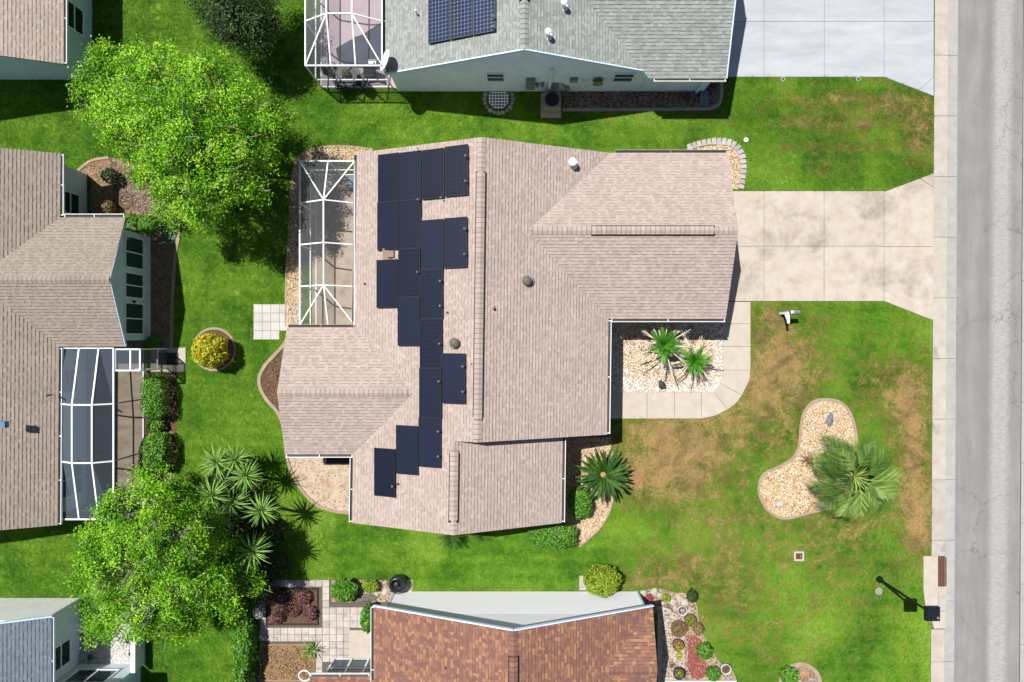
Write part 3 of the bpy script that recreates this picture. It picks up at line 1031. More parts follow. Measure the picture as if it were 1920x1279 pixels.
# walls under the eaves
wall(house, (-6.3, 3.72, -3.9, 7.9), 2.62, CREAM_WALL)
wall(house, (-6.45, 1.75, -7.6, -3.92), 2.62, CREAM_WALL)
wall(house, (3.74, 8.98, 1.36, 7.7), 2.62, CREAM_WALL)
wall(house, (-9.5, -6.47, -4.5, .2), 2.62, CREAM_WALL)
gable(house, [S(-6.3, 7.9, 2.62), S(3.72, 7.9, 2.62), S(RA, 7.9, 4.68)], (0, -.12, 0), CREAM_WALL)
gable(house, [S(-6.0, -3.9, 2.64), S(3.72, -3.9, 2.64), S(RA, -3.9, 4.68)], (0, .12, 0), CREAM_WALL)
gable(house, [S(-6.4, -7.6, 2.62), S(1.75, -7.6, 2.62), S(RB, -7.6, 4.28)], (0, .12, 0), CREAM_WALL)
gable(house, [(8.98, 1.36, 2.62), (8.98, 7.7, 2.62), (8.98, 4.526, 3.9)], (-.12, 0, 0), CREAM_WALL)
gable(house, [(-9.5, -4.5, 2.62), (-9.5, .2, 2.62), (-9.5, -2.147, 3.55)], (.12, 0, 0), CREAM_WALL)
m = MB()
for k in range(4):
    m.box((9.0, 4.53, .3 + k * .54), (.06, 4.88, .52))
gd = m.build('garage_door', WHITE, house)
m = MB(); m.box((9.045, 4.53, .35), (.03, .3, .05)); m.build('handle', DARK, gd)
window(house, (3.725, -1.6, 1.5), 1.2, 1.3, (1, 0)); window(house, (1.755, -5.8, 1.5), 1.2, 1.3, (1, 0))
window(house, (-2.0, -7.605, 1.5), 1.2, 1.2, (0, -1), split='h'); window(house, (0, 7.905, 1.6), 1.0, 1.0, (0, 1), split='h')
window(house, (6.0, 7.705, 1.6), 1.0, 1.0, (0, 1), split='h'); window(house, (-9.505, -2.1, 1.5), 1.6, 1.3, (-1, 0))
m = MB(); m.box((3.74, .1, 1.03), (.05, .95, 2.06)); fd = m.build('front_door', plain('door_paint', [A(120, 60, 50)], .5), house)
m = MB(); m.tube([(3.78, -.25, 1.0), (3.84, -.25, 1.0)], .03, 8); m.build('handle', ALU, fd)
# gutters
gutter(house, S(EE, -4.0, 2.57), S(EE, .9, 2.57), (1, 0))
gutter(house, S(EE + .12, .953, 2.57), S(9.17, .953, 2.57), (0, -1))
gutter(house, S(4.3, 8.1, 2.57), S(9.17, 8.1, 2.57), (0, 1), FASCIA)
gutter(house, S(WE, .65, 2.57), S(WE, 8.05, 2.57), (-1, 0), FASCIA)
gutter(house, S(EB, -7.8, 2.57), S(EB, -4.06, 2.57), (1, 0))
gutter(house, S(-9.68, -4.88, 2.57), S(WE - .02, -4.88, 2.57), (0, -1))
gutter(house, S(WE, -7.8, 2.57), S(WE, -4.98, 2.57), (-1, 0))
gutter(house, S(-9.68, .586, 2.57), S(WE - .02, .586, 2.57), (0, 1), FASCIA)
m = MB()
m.bar((3.62 + .25, -3.75, .1), (3.62 + .25, -3.75, 2.5), .08, .06)
m.build('downspout', WHITE, house)
# roof vents
FAN_DARK = plain('fan_dome', [A(112, 106, 92), A(134, 128, 112)], .6, 4, 60, .1)
PIPE_GREY = plain('vent_grey', [A(176, 172, 160)], .6, 4, 60, .1)
PIPE_BROWN = plain('vent_brown', [A(176, 146, 132)], .7, 4, 60, .1)
def vent_on_main(px, py, r, h, mat, name='vent_pipe', cap=1.0):
    p = on_main(px, py, h)
    return mush_vent(house, px, py, p.z - h, r, h, mat, name, cap)
vent_on_main(1074, 303, .17, .42, WHITE)
vent_on_main(988, 526, .2, .2, PIPE_GREY, 'attic_fan')
vent_on_main(852, 643, .2, .26, PIPE_GREY, 'attic_fan')
for (px, py, r, l) in ((925, 578, .05, .22), (684, 532, .035, .12), (747, 907, .035, .14), (839, 586, .03, .12), (884, 683, .02, .08)):
    p = on_main(px, py)
    m = MB(); m.tube([(p.x, p.y, p.z - .05), (p.x - .01, p.y, p.z + l)], r, 10)
    st = m.build('plumbing_stack', PIPE_BROWN if r > .04 else DARK, house)
    m = MB(); m.lathe((p.x, p.y, p.z - .02), [(r * 2.2, 0), (r * 2, .02), (r, .05)], 12); m.build('flashing', PIPE_BROWN, st)
p = on_main(734, 477)
m = MB(); m.box((p.x, p.y, p.z + .07), (.28, .32, .2), 0, .85); bx = m.build('box_vent', PIPE_BROWN, house)
m = MB(); m.box((p.x - .12, p.y, p.z + .0), (.5, .5, .03)); m.build('flashing', PIPE_BROWN, bx)

# solar panels on the west slope
SLOPE_A = math.atan(PITCH)
def make_panel_meshes(w, l, nx, ny, cell, line, frame_mat):
    f = MB(); t = .03
    for sx in (-1, 1): f.box((sx * (w / 2 - t / 2), 0, 0), (t, l, .04))
    for sy in (-1, 1): f.box((0, sy * (l / 2 - t / 2), 0), (w - 2 * t, t, .04))
    back = MB(); back.box((0, 0, .002), (w - 2 * t, l - 2 * t, .012))
    c = MB()
    cw, cl = (w - 2 * t) / nx, (l - 2 * t) / ny
    g = .004
    for i in range(nx):
        for j in range(ny):
            x = -w / 2 + t + (i + .5) * cw; y = -l / 2 + t + (j + .5) * cl
            a_, b_ = cw / 2 - g, cl / 2 - g
            k = min(a_, b_) * .16
            z = .0105
            c.face([(x - a_ + k, y - b_, z), (x + a_ - k, y - b_, z), (x + a_, y - b_ + k, z), (x + a_, y + b_ - k, z),
                    (x + a_ - k, y + b_, z), (x - a_ + k, y + b_, z), (x - a_, y + b_ - k, z), (x - a_, y - b_ + k, z)])
    return f.mesh('frame', frame_mat), back.mesh('backsheet', line), c.mesh('cells', cell)
PM = make_panel_meshes(1.035, 2.02, 6, 12, PANEL_BLK, PANEL_LINE, DARK)
PM2 = make_panel_meshes(1.02, 2.0, 6, 12, PANEL_BLUE, PANEL_WHITE, plain('panel_frame_grey', [A(90, 96, 104)], .4, bmp=0))
clamp = MB(); clamp.box((0, 0, 0), (.06, .07, .05)); CLAMP = clamp.mesh('clamp', ALU)
rail = MB(); rail.box((0, 0, 0), (1.06, .04, .04)); RAIL = rail.mesh('rail', DARK)
def solar_panel(label, x, y, z, tilt_up, meshes, group, clamps=()):
    t = thing('solar_panel', label, 'solar panel', (x, y, z), group)
    M = Matrix.Translation((x, y, z)) @ Matrix.Rotation(-tilt_up, 4, 'Y')
    fr = place('frame', meshes[0], t, M)
    place('backsheet', meshes[1], t, M)
    place('cells', meshes[2], t, M, kind='stuff')
    for sy in (-.5, .5):
        place('rail', RAIL, t, M @ Matrix.Translation((0, sy, -.05)))
    for (cx, cy) in clamps:
        place('clamp', CLAMP, fr, M @ Matrix.Translation((cx, cy, .012)))
    return t
PW = 1.035 * math.cos(SLOPE_A)
CX = [-5.27, -4.285, -3.30, -2.315]
def main_panel(col, py0, py1, label, clamps=()):
    x = CX[col]
    py = (py0 + py1) / 2
    y = 0
    for _ in range(6):
        xx = x + KM * y
        z = zmain(xx, max(y, -4.0)) + .13
        y = (639.5 - py) / FPX * (CAM_H - z)
    solar_panel(label, x + KM * y, y, z, SLOPE_A, PM, 'black solar panels on the tan roof', clamps)
rt = [(.55, .5), (.55, -.5)]; lf = [(-.55, .5), (-.55, -.5)]
main_panel(0, 290, 377, 'black solar panel at the top corner of the tan roof array, nearest the pool cage', lf)
main_panel(1, 286, 374, 'black solar panel second from the cage in the four panel top row', [(.5, 1.03)])
main_panel(2, 280, 372, 'black solar panel third from the cage in the four panel top row', [(.5, -1.03)])
main_panel(3, 273, 367, 'black solar panel at the ridge end of the four panel top row', rt)
main_panel(0, 378, 469, 'black solar panel directly above the brown box vent on the tan roof', lf)
main_panel(1, 375, 466, 'black solar panel under the top row, its right edge beside the bare roof notch', [(.55, .95)])
main_panel(2, 412, 505, 'black solar panel beside the single ridge side panel, top of the longest column', [(-.55, .4)])
main_panel(3, 407, 503, 'black solar panel alone beside the ridge vent, below the notch in the array', rt)
main_panel(0, 487, 577, 'black solar panel directly below the brown box vent, bottom of its group', lf)
main_panel(1, 466.5, 557, 'black solar panel right of the brown box vent and the panel below that vent', [(.55, 0)])
main_panel(2, 505, 597.5, 'black solar panel second from the top in the longest column', rt)
main_panel(1, 557.5, 648, 'black solar panel ending on the bare roof left of the lower round attic fan', lf)
main_panel(2, 598, 690.5, 'black solar panel in the longest column left of the round attic fan', [(.55, 0)])
main_panel(2, 691, 783, 'black solar panel in the longest column left of the lone lower ridge panel', [(.55, .5)])
main_panel(3, 663, 756.5, 'black solar panel alone just below the round attic fan near the ridge', rt)
main_panel(2, 783.5, 876, 'black solar panel at the lower end of the longest column', rt)
main_panel(1, 797, 890.5, 'black solar panel in the middle of the stepped three at the lower end', [(-.55, 0)])
main_panel(0, 840.5, 931.5, 'black solar panel lowest of all, beside the tan sand patch corner', [(.55, -.5)])

# ---- north neighbour with the grey-green roof
nh = thing('house', 'neighbour house with grey green shingles and pale blue walls beside the blue driveway', 'house', (0, 15, 0))
rz = 4.85
planes = [
    ((.49, 0, rz), (1, 0), PITCH, [[(-5.5, 11.62), (.49, 11.62), (.49, 22), (-5.5, 22)]]),
    ((.49, 0, rz), (-1, 0), PITCH, [[(.49, 11.62), (5.59, 11.62), (.62, 16.58), (.49, 16.58)], [(.49, 16.58), (.62, 16.58), (5.89, 21.85), (.49, 21.85)]]),
    ((0, 11.31, 2.6), (0, 1), PITCH, [[(5.9, 11.31), (9.23, 11.31), (9.23, 16.58), (.62, 16.58)]]),
    ((0, 21.85, 2.6), (0, -1), PITCH, [[(5.9, 21.85), (9.23, 21.85), (9.23, 16.58), (.62, 16.58)]]),
]
nrf = roof(nh, planes, SH_GREY, 0, FASCIA_BLUE)
ridge_caps(nrf, (.49, 11.63, rz), (.49, 21.8, rz), SH_GREY, vent=(1.9, 9.5))
ridge_caps(nrf, (9.22, 16.58, 4.796), (.8, 16.58, 4.796), SH_GREY)
wall(nh, (-5.33, 5.9, 11.69, 21.7), 2.36, BLUE_WALL)
wall(nh, (5.92, 8.97, 11.69, 21.5), 2.6, BLUE_WALL)
gable(nh, [(-5.33, 11.69, 2.36), (5.9, 11.69, 2.36), (5.6, 11.69, 2.60), (.49, 11.69, 4.72), (-5.2, 11.69, 2.36)], (0, .12, 0), BLUE_WALL)
gable(nh, [(8.97, 11.69, 2.6), (8.97, 21.5, 2.6), (8.97, 16.58, 4.62)], (-.12, 0, 0), BLUE_WALL)
rake(nh, (-5.5, 11.6, 2.30), (.49, 11.6, rz - .06), FASCIA_BLUE)
rake(nh, (5.62, 11.6, 2.66), (.49, 11.6, rz - .06), FASCIA_BLUE)
rake(nh, (9.24, 11.33, 2.55), (9.24, 16.58, 4.74), FASCIA_BLUE)
gutter(nh, (6.1, 11.31, 2.57), (9.22, 11.31, 2.57), (0, -1))
gutter(nh, (-5.5, 12.0, 2.33), (-5.5, 21.5, 2.33), (-1, 0))
NWIN = gloss('louvre_glass', (.02, .045, .06, 1), .1, .6)
window(nh, (-.73, 11.68, 1.83), .82, .92, (0, -1), split='h', glass=NWIN)
window(nh, (4.93, 11.68, 1.80), .92, .92, (0, -1), split='h', glass=NWIN)
m = MB(); m.bar((8.6, 11.62, .1), (8.6, 11.62, 2.45), .1, .08); m.bar((8.6, 11.62, 2.45), (8.6, 11.3, 2.5), .08); m.build('downspout', WHITE, nh)
m = MB(); m.tube([(1.71, 11.58, .55), (1.71, 11.58, 2.85)], .065, 12); m.build('conduit', WHITE, nh)
m = MB(); m.box((.83, 11.6, 1.2), (.4, .18, 1.0)); mbx = m.build('meter_box', plain('meter_grey', [A(150, 170, 190)], .5), nh)
m = MB(); m.box((.83, 11.5, 1.3), (.3, .03, .4)); m.build('cover', PIPE_GREY, mbx)
for (x, z, w, h) in ((1.15, 1.0, .16, .26), (1.38, 1.05, .14, .3), (1.98, .95, .3, .35), (2.75, 1.6, .34, .32), (3.22, 1.45, .18, .2)):
    m = MB(); m.box((x, 11.62, z), (w, .13, h)); m.build('utility_box', R.choice((PIPE_GREY, WHITE, mbx.data.materials[0])), nh)
m = MB()
for k in range(4): m.tube([(2.2 + k * .12, 11.66, 1.1 - .1 * k), (2.5 + k * .06, 11.62, .5), (2.3 + k * .1, 11.5, .1)], .02, 6)
m.build('cable', PIPE_GREY, nh)
m = MB(); m.lathe((0, 0, 0), [(.05, 0), (.24, .02), (.24, .05), (.13, .07), (.13, .16), (.24, .18), (.24, .21), (.02, .23)], 18)
hr = bpy.data.objects.new('hose_reel', m.mesh('hose_reel', plain('hose_reel_olive', [A(170, 170, 120)], .6)))
link(hr, nh); hr.matrix_local = Matrix.Translation(Vector((3.83, 11.66, 1.55)) - ORG[nh.name]) @ Matrix.Rotation(PI / 2, 4, 'X')
ORG[hr.name] = ORG[nh.name]
for (px, py) in ((1058, 3), (1028, 58)):
    z = 4.3
    for _ in range(8):
        p = P(px, py, z + .45); z = 4.85 - PITCH * (p.x - .49)
    mush_vent(nh, px, py, z, .13, .45, WHITE)
for (px, py) in ((780, 22),):
    p = P(px, py, 3.2); m = MB(); m.tube([(p.x, p.y, p.z - .3), (p.x, p.y, p.z + .15)], .035, 8); m.build('plumbing_stack', WHITE, nh)
for i, (px, nm) in enumerate(((826, 'leftmost'), (868.5, 'middle one'), (912, 'right hand one'))):
    x = (-3.05, -2.09, -1.13)[i]
    z = rz - PITCH * (.49 - x) + .13
    solar_panel('blue solar panel with white grid, %s of three on the grey green roof' % nm, x, 13.50, z, SLOPE_A, PM2, 'blue solar panels on the grey green roof',
                [(.54, -.5), (.54, -.9)] if i == 2 else ())
    t2 = solar_panel('blue solar panel with a white cell grid, upper row %s, cut by the picture edge' % nm, x, 15.53, z, SLOPE_A, PM2, 'blue solar panels on the grey green roof') if False else None

dish = thing('satellite_dish', 'white oval satellite dish on the roof corner beside the white screen cage', 'dish', tuple(P(724, 128, 2.5)))
c = P(722, 113, 2.95)
nrm = Vector((-.83, .2, .52)).normalized()
rot = nrm.to_track_quat('Z', 'Y').to_matrix().to_4x4()
m = MB(); m.lathe((0, 0, 0), [(.001, -.06), (.18, -.05), (.34, -.015), (.46, .03), (.47, .02), (.34, -.03), (.18, -.07), (.001, -.08)], 24)
place('reflector', m.mesh('reflector', WHITE, smooth=True), dish, Matrix.Translation(c) @ rot)
m = MB(); m.tube([c - nrm * .08, c - nrm * .2, P(724, 130, 2.36)], .03, 8); m.build('mast', ALU, dish)
m = MB(); m.tube([c - nrm * .05 + Vector((0, -.4, -.1)), c + nrm * .35 + Vector((0, -.1, -.15))], .018, 6); ar = m.build('feed_arm', ALU, dish)
m = MB(); m.tube([c + nrm * .32 + Vector((0, -.1, -.15)), c + nrm * .42 + Vector((0, -.1, -.15))], .05, 10); m.build('receiver', PIPE_GREY, ar)

# ---- north-west house (corner)
h = thing('house', 'house corner with rose beige shingles and sage green walls at the upper left', 'house', (-22, 15, 0))
r_ = roof(h, [((-19.3, 0, 2.6), (1, 0), -PITCH, [[(-26, 11.93), (-19.3, 11.93), (-19.3, 20), (-26, 20)]])] if False else
          [((-19.3, 0, 2.6), (-1, 0), PITCH, [[(-26, 11.93), (-19.3, 11.93), (-19.3, 20), (-26, 20)]])], SH_ROSE, 0)
wall(h, (-26, -19.66, 12.24, 19.9), 2.62, SAGE_WALL)
gable(h, [(-19.66, 12.24, 2.62), (-19.75, 12.24, 2.66), (-26, 12.24, 5.2), (-26, 12.24, 2.62)], (0, .12, 0), SAGE_WALL)
gutter(h, (-19.3, 11.95, 2.57), (-19.3, 19.8, 2.57), (1, 0))
window(h, (-19.655, 14.5, 1.38), 1.2, 1.3, (1, 0), split='h')
window(h, (-19.655, 17.5, 1.38), 1.2, 1.3, (1, 0), split='h')

# ---- west house with lanai
wh = thing('house', 'house with beige grey shingles and three big sliding windows on the left side', 'house', (-20, 0, 0))
planes = [
    ((-19.5, 0, 2.6), (-1, 0), PITCH, [[(-26, 5.32), (-19.5, 5.32), (-19.5, 8.08), (-26, 8.08)], [(-26, 5.32), (-19.5, 5.32), (-22.28, 2.54), (-26, 2.54)],
                                       [(-26, 2.54), (-22.28, 2.54), (-19.5, -.24), (-26, -.24)], [(-26, -7.93), (-19.5, -7.93), (-19.5, -.24), (-26, -.24)]]),
    ((0, 5.32, 2.6), (0, -1), PITCH, [[(-19.5, 5.32), (-16.68, 5.32), (-16.68, 2.54), (-22.28, 2.54)]]),
    ((0, -.24, 2.6), (0, 1), PITCH, [[(-19.5, -.24), (-16.68, -.24), (-16.68, 2.54), (-22.28, 2.54)]]),
]
wrf = roof(wh, planes, SH_WEST, 0.008, band=.7)
ridge_caps(wrf, (-16.66, 2.54, 3.758), (-22.2, 2.54, 3.758), SH_WEST)
wall(wh, (-26, -19.9, -7.6, 7.8), 2.62, GREYBLUE_WALL)
wall(wh, (-19.88, -16.92, .03, 4.86), 2.62, GREYBLUE_WALL)
gable(wh, [(-16.92, .03, 2.62), (-16.92, 4.86, 2.62), (-16.92, 2.54, 3.55)], (-.12, 0, 0), GREYBLUE_WALL)
rake(wh, (-16.66, 5.30, 2.53), (-16.66, 2.54, 3.69), FASCIA_BLUE, .04, .13)
rake(wh, (-16.66, -.22, 2.53), (-16.66, 2.54, 3.69), FASCIA_BLUE, .04, .13)
WGLASS = gloss('green_tint_glass', (.015, .06, .05, 1), .08, .5)
window(wh, (-16.915, 3.94, 1.47), 1.42, 1.5, (1, 0), glass=WGLASS)
window(wh, (-16.915, 2.47, 1.47), 1.14, 1.5, (1, 0), glass=WGLASS)
window(wh, (-16.915, 1.0, 1.47), 1.42, 1.5, (1, 0), glass=WGLASS)
window(wh, (-19.895, 6.2, 1.28), 1.0, 1.3, (1, 0), split='h')
window(wh, (-19.895, -1.8, 1.35), 1.1, 1.1, (1, 0), split='h', glass=gloss('lanai_window', (.08, .11, .14, 1), .2, .4))
window(wh, (-19.895, -6.2, 1.2), 1.6, 1.5, (1, 0), glass=gloss('lanai_slider', (.06, .09, .13, 1), .2, .4))
gutter(wh, (-19.44, 5.4, 2.57), (-19.44, 8.05, 2.57), (1, 0))
gutter(wh, (-19.3, 5.34, 2.57), (-16.7, 5.34, 2.57), (0, 1))
gutter(wh, (-19.54, -7.9, 2.57), (-19.5, -.3, 2.57), (1, 0))
m = MB(); m.lathe((-16.85, 1.75, 1.5), [(.06, 0), (.07, .05), (.05, .12), (.01, .14)], 10); m.build('wall_lamp', DARK, wh)
p = P(82, 742, 3.4); m = MB(); m.tube([(p.x, p.y, 2.9), (p.x + .12, p.y, 3.5)], .04, 8); m.build('plumbing_stack', PIPE_GREY, wh)
p = P(6, 796, 4.1); m = MB(); m.box((p.x, p.y, p.z), (.3, .25, .25)); m.build('box_vent', plain('vent_blue', [A(110, 150, 190)], .5), wh)

# ---- south-west house
sw = thing('house', 'house corner with slate grey shingles and white gravel court at the lower left', 'house', (-21, -15, 0))
srf = roof(sw, [((-19.85, 0, 2.6), (-1, 0), PITCH, [[(-26, -20), (-19.85, -20), (-19.85, -11.88), (-26, -11.88)]]),
                ((0, -14.78, 2.6), (0, -1), PITCH, [[(-19.85, -20), (-17.1, -20), (-17.1, -14.78), (-19.85, -14.78)]])], SH_SLATE, 0, FASCIA_BLUE)
wall(sw, (-26, -20.25, -20, -12.08), 2.62, GREYBLUE_WALL)
gable(sw, [(-20.25, -12.08, 2.62), (-20.35, -12.08, 2.66), (-26, -12.08, 5.0), (-26, -12.08, 2.62)], (0, -.12, 0), WHITE_WALL)
m = MB(); m.box((-23.12, -12.06, 1.31), (5.74, .04, 2.6)); m.build('siding', WHITE_WALL, sw)
rake(sw, (-19.83, -11.86, 2.55), (-26, -11.86, 5.12), FASCIA_BLUE)
wall(sw, (-20.23, -17.4, -20, -15.1), 2.62, GREYBLUE_WALL)
gutter(sw, (-19.85, -19.5, 2.57), (-19.85, -11.9, 2.57), (1, 0))
window(sw, (-20.245, -14.12, 1.4), 1.12, 1.3, (1, 0), split='h')
window(sw, (-18.93, -15.095, 1.3), 1.9, 1.25, (0, 1))
m = MB(); m.box((-17.25, -13.2, .45), (.14, 3.75, .9)); 
lw = m.build('garden_wall', WHITE_WALL); tag(lw, 'low white garden wall closing the white gravel court', 'wall')
m = MB(); m.box((-17.25, -13.2, .92), (.2, 3.8, .05))
cp = m.build('coping', WHITE, lw)

# ---- south house with the brown roof
so = thing('house', 'house with brown and orange shingles and a white gable wall at the bottom', 'house', (0, -14, 0))
RS = .06; sz = 2.6 + PITCH * 6.0
planes = [
    ((-5.95, 0, 2.6), (1, 0), PITCH, [[(-5.95, -17), (RS, -17), (RS, -11.42), (-5.95, -11.42)]]),
    ((6.06, 0, 2.6), (-1, 0), PITCH, [[(RS, -11.42), (6.06, -11.42), (3.73, -13.75), (RS, -13.75)], [(RS, -13.75), (3.73, -13.75), (6.06, -16.08), (RS, -16.08)]]),
    ((0, -11.42, 2.6), (0, -1), PITCH, [[(3.73, -13.75), (6.06, -11.42), (6.06, -13.75)]]),
    ((0, -16.08, 2.6), (0, 1), PITCH, [[(3.73, -13.75), (6.06, -13.75), (6.06, -16.08)]]),
    ((0, -14.5, 2.5), (0, -1), .2, [[(-8.75, -17), (-5.97, -17), (-5.97, -14.5), (-8.75, -14.5)]]),
]
sorf = roof(so, planes, SH_BROWN, 0, ncol=8, band=.4, tab=(.15, .36))
ridge_caps(sorf, (RS, -11.43, sz), (RS, -16.9, sz), SH_BROWN, vent=(1.0, 5.3))
ridge_caps(sorf, (6.05, -13.75, 3.571), (3.8, -13.75, 3.571), SH_BROWN)
SIDING = plain('white_siding', [(.86, .84, .88, 1), (.90, .88, .92, 1)], .6, 1.2, 50, .03, stretch=(.4, 3, 1))
wall(so, (-5.45, 5.8, -17, -11.74), 2.62, SIDING)
gable(so, [(-5.45, -11.74, 2.62), (5.8, -11.74, 2.62), (RS, -11.74, 4.95)], (0, -.12, 0), SIDING)
m = MB()
for k in range(15):                                   # lapped boards on the north gable
    z0 = .06 + k * .17
    m.add([(-5.45, -11.738, z0 + .17), (5.8, -11.738, z0 + .17), (5.8, -11.722, z0), (-5.45, -11.722, z0), (-5.45, -11.74, z0), (5.8, -11.74, z0)],
          [(3, 2, 1, 0), (4, 5, 2, 3)])
m.build('siding', SIDING, so, kind='stuff')
rake(so, (-5.97, -11.40, 2.56), (RS, -11.40, sz - .05), FASCIA_BLUE, .05, .15)
rake(so, (6.08, -11.40, 2.56), (RS, -11.40, sz - .05), FASCIA_BLUE, .05, .15)
m = MB(); m.bar((5.85, -11.76, 0), (5.85, -11.76, 2.5), .1); m.bar((-5.5, -11.76, 0), (-5.5, -11.76, 2.5), .1)
m.build('corner_board', FASCIA_BLUE, so)
gutter(so, (-5.95, -16.9, 2.57), (-5.95, -11.45, 2.57), (-1, 0))
gutter(so, (-8.73, -14.5, 2.47), (-6.15, -14.5, 2.47), (0, 1))
p = P(836, 1251, 3.9); m = MB(); m.tube([(p.x, p.y, 3.5), (p.x, p.y, 4.0)], .035, 8); m.build('plumbing_stack', DARK, so)
# glazed lanai wall
for i, x in enumerate((-8.33, -7.5, -6.7, -6.0)):
    m = MB(); m.bar((x, -14.9, .0), (x, -14.9, 2.45), .09); m.build('lanai_post', WHITE, so)
    if i < 3:
        xa, xb = x + .05, (-7.5, -6.7, -6.0)[i] - .05
        for (z0, z1) in ((.06, .92), (.98, 2.4)):
            m = MB(); m.box(((xa + xb) / 2, -14.9, (z0 + z1) / 2), (xb - xa, .02, z1 - z0)); m.build('pane', gloss('lanai_glass', (.05, .09, .13, 1), .1, .5), so)
        m = MB(); m.bar((xa, -14.9, .95), (xb, -14.9, .95), .06); m.bar((xa, -14.9, .03), (xb, -14.9, .03), .06); m.build('lanai_rail', WHITE, so)
c = P(571, 1267, 2.35)
m = MB()
ring = [(c.x + .25 * math.cos(a * PI / 10), c.y + .25 * math.sin(a * PI / 10), c.z + .05 * math.sin(a * PI / 10)) for a in range(21)]
m.tube(ring, .028, 8, cap=False)
hoop = m.build('hoop', WHITE); tag(hoop, 'white hoop at the gutter end above the dry brown bed', 'hoop')
m = MB(); m.tube([(c.x + .25, c.y, c.z), (-8.6, -14.42, 2.42)], .025, 8); m.build('bracket', WHITE, hoop)
EXCL += [[(-5.5, 11.69), (9, 11.69), (9, 25), (-5.5, 25)], [(-27, 12.24), (-19.66, 12.24), (-19.66, 25), (-27, 25)],
         [(-27, -7.6), (-16.92, -7.6), (-16.92, 7.8), (-27, 7.8)] if False else [(-27, -7.6), (-19.9, -7.6), (-19.9, 7.8), (-27, 7.8)],
         [(-20, .03), (-16.92, .03), (-16.92, 4.86), (-20, 4.86)],
         [(-27, -25), (-20.25, -25), (-20.25, -12.08), (-27, -12.08)], [(-20.3, -25), (-17.2, -25), (-17.2, -11.3), (-20.3, -11.3)],
         [(-5.5, -25), (5.85, -25), (5.85, -11.72), (-5.5, -11.72)],
         [(-6.3, -3.9), (3.7, -3.9), (3.7, 7.9), (-6.3, 7.9)], [(-6.45, -7.6), (1.75, -7.6), (1.75, -3.9), (-6.45, -3.9)],
         [(3.7, 1.36), (9, 1.36), (9, 7.7), (3.7, 7.7)], [(-9.5, -4.5), (-6.4, -4.5), (-6.4, .2), (-9.5, .2)]]

# ------------------------------------------------------------------ scatter (gravel, grass)
def pip(x, y, poly):
    inside = np.zeros(x.shape, bool)
    n = len(poly)
    for i in range(n):
        x0, y0 = poly[i][0], poly[i][1]; x1, y1 = poly[(i + 1) % n][0], poly[(i + 1) % n][1]
        if y0 == y1: continue
        c = ((y0 > y) != (y1 > y)) & (x < (x1 - x0) * (y - y0) / (y1 - y0) + x0)
        inside ^= c
    return inside

def pts_in(poly, density, excl=()):
    xs_ = [p[0] for p in poly]; ys_ = [p[1] for p in poly]
    n = int((max(xs_) - min(xs_)) * (max(ys_) - min(ys_)) * density)
    x = NR.uniform(min(xs_), max(xs_), n); y = NR.uniform(min(ys_), max(ys_), n)
    k = pip(x, y, poly)
    for e in excl: k &= ~pip(x, y, e)
    return np.stack([x[k], y[k]], 1)

def scatter(name, pts, proto, mat, smin, smax, tilt=.25, full=False, dry=None):
    """one stuff object: its mesh holds a pattern piece and the points it is set on"""
    pv = np.array(proto.v, dtype=np.float32)
    V = np.concatenate([pv, pts.astype(np.float32)])
    me = bpy.data.meshes.new(name)
    me.from_pydata([tuple(v) for v in pv], [], proto.f)
    nP = len(pv)
    me.vertices.add(len(pts))
    me.vertices.foreach_set('co', V.ravel())
    me.materials.append(mat)
    a = me.attributes.new('is_pt', 'BOOLEAN', 'POINT')
    flag = np.zeros(len(V), bool); flag[nP:] = True
    a.data.foreach_set('value', flag)
    if dry is not None:
        d = me.attributes.new('dry', 'FLOAT', 'POINT')
        dv = np.zeros(len(V), np.float32); dv[nP:] = dry
        d.data.foreach_set('value', dv)
    me.update()
    o = bpy.data.objects.new(name, me); link(o)
    o['kind'] = 'stuff'
    ng = bpy.data.node_groups.new(name, 'GeometryNodeTree')
    ng.interface.new_socket('Geometry', in_out='INPUT', socket_type='NodeSocketGeometry')
    ng.interface.new_socket('Geometry', in_out='OUTPUT', socket_type='NodeSocketGeometry')
    N = ng.nodes.new; L = ng.links.new
    gi, go = N('NodeGroupInput'), N('NodeGroupOutput')
    at = N('GeometryNodeInputNamedAttribute'); at.data_type = 'BOOLEAN'; at.inputs['Name'].default_value = 'is_pt'
    sep = N('GeometryNodeSeparateGeometry'); sep.domain = 'POINT'
    L(gi.outputs[0], sep.inputs['Geometry']); L(at.outputs[0], sep.inputs['Selection'])
    iop = N('GeometryNodeInstanceOnPoints')
    L(sep.outputs['Selection'], iop.inputs['Points']); L(sep.outputs['Inverted'], iop.inputs['Instance'])
    rv = N('FunctionNodeRandomValue'); rv.data_type = 'FLOAT_VECTOR'
    t = PI if full else tilt
    rv.inputs[0].default_value = (-t, -t, 0); rv.inputs[1].default_value = (t, t, 2 * PI)
    L(rv.outputs[0], iop.inputs['Rotation'])
    rs = N('FunctionNodeRandomValue'); rs.data_type = 'FLOAT'
    rs.inputs[2].default_value = smin; rs.inputs[3].default_value = smax
    rs.inputs['Seed'].default_value = 7
    L(rs.outputs[1], iop.inputs['Scale'])
    L(iop.outputs[0], go.inputs[0])
    md = o.modifiers.new('scatter', 'NODES'); md.node_group = ng
    return o

def stone_proto():
    m = MB()
    m.lathe((0, 0, 0), [(.001, -.35), (.42, -.22), (.55, .0), (.38, .26), (.001, .36)], 6)
    m.v = [(x * R.uniform(.85, 1.2), y * R.uniform(.7, 1.0), z) for x, y, z in m.v]
    return m
def chip_proto():
    m = MB(); m.box((0, 0, 0), (1.0, .3, .12)); return m

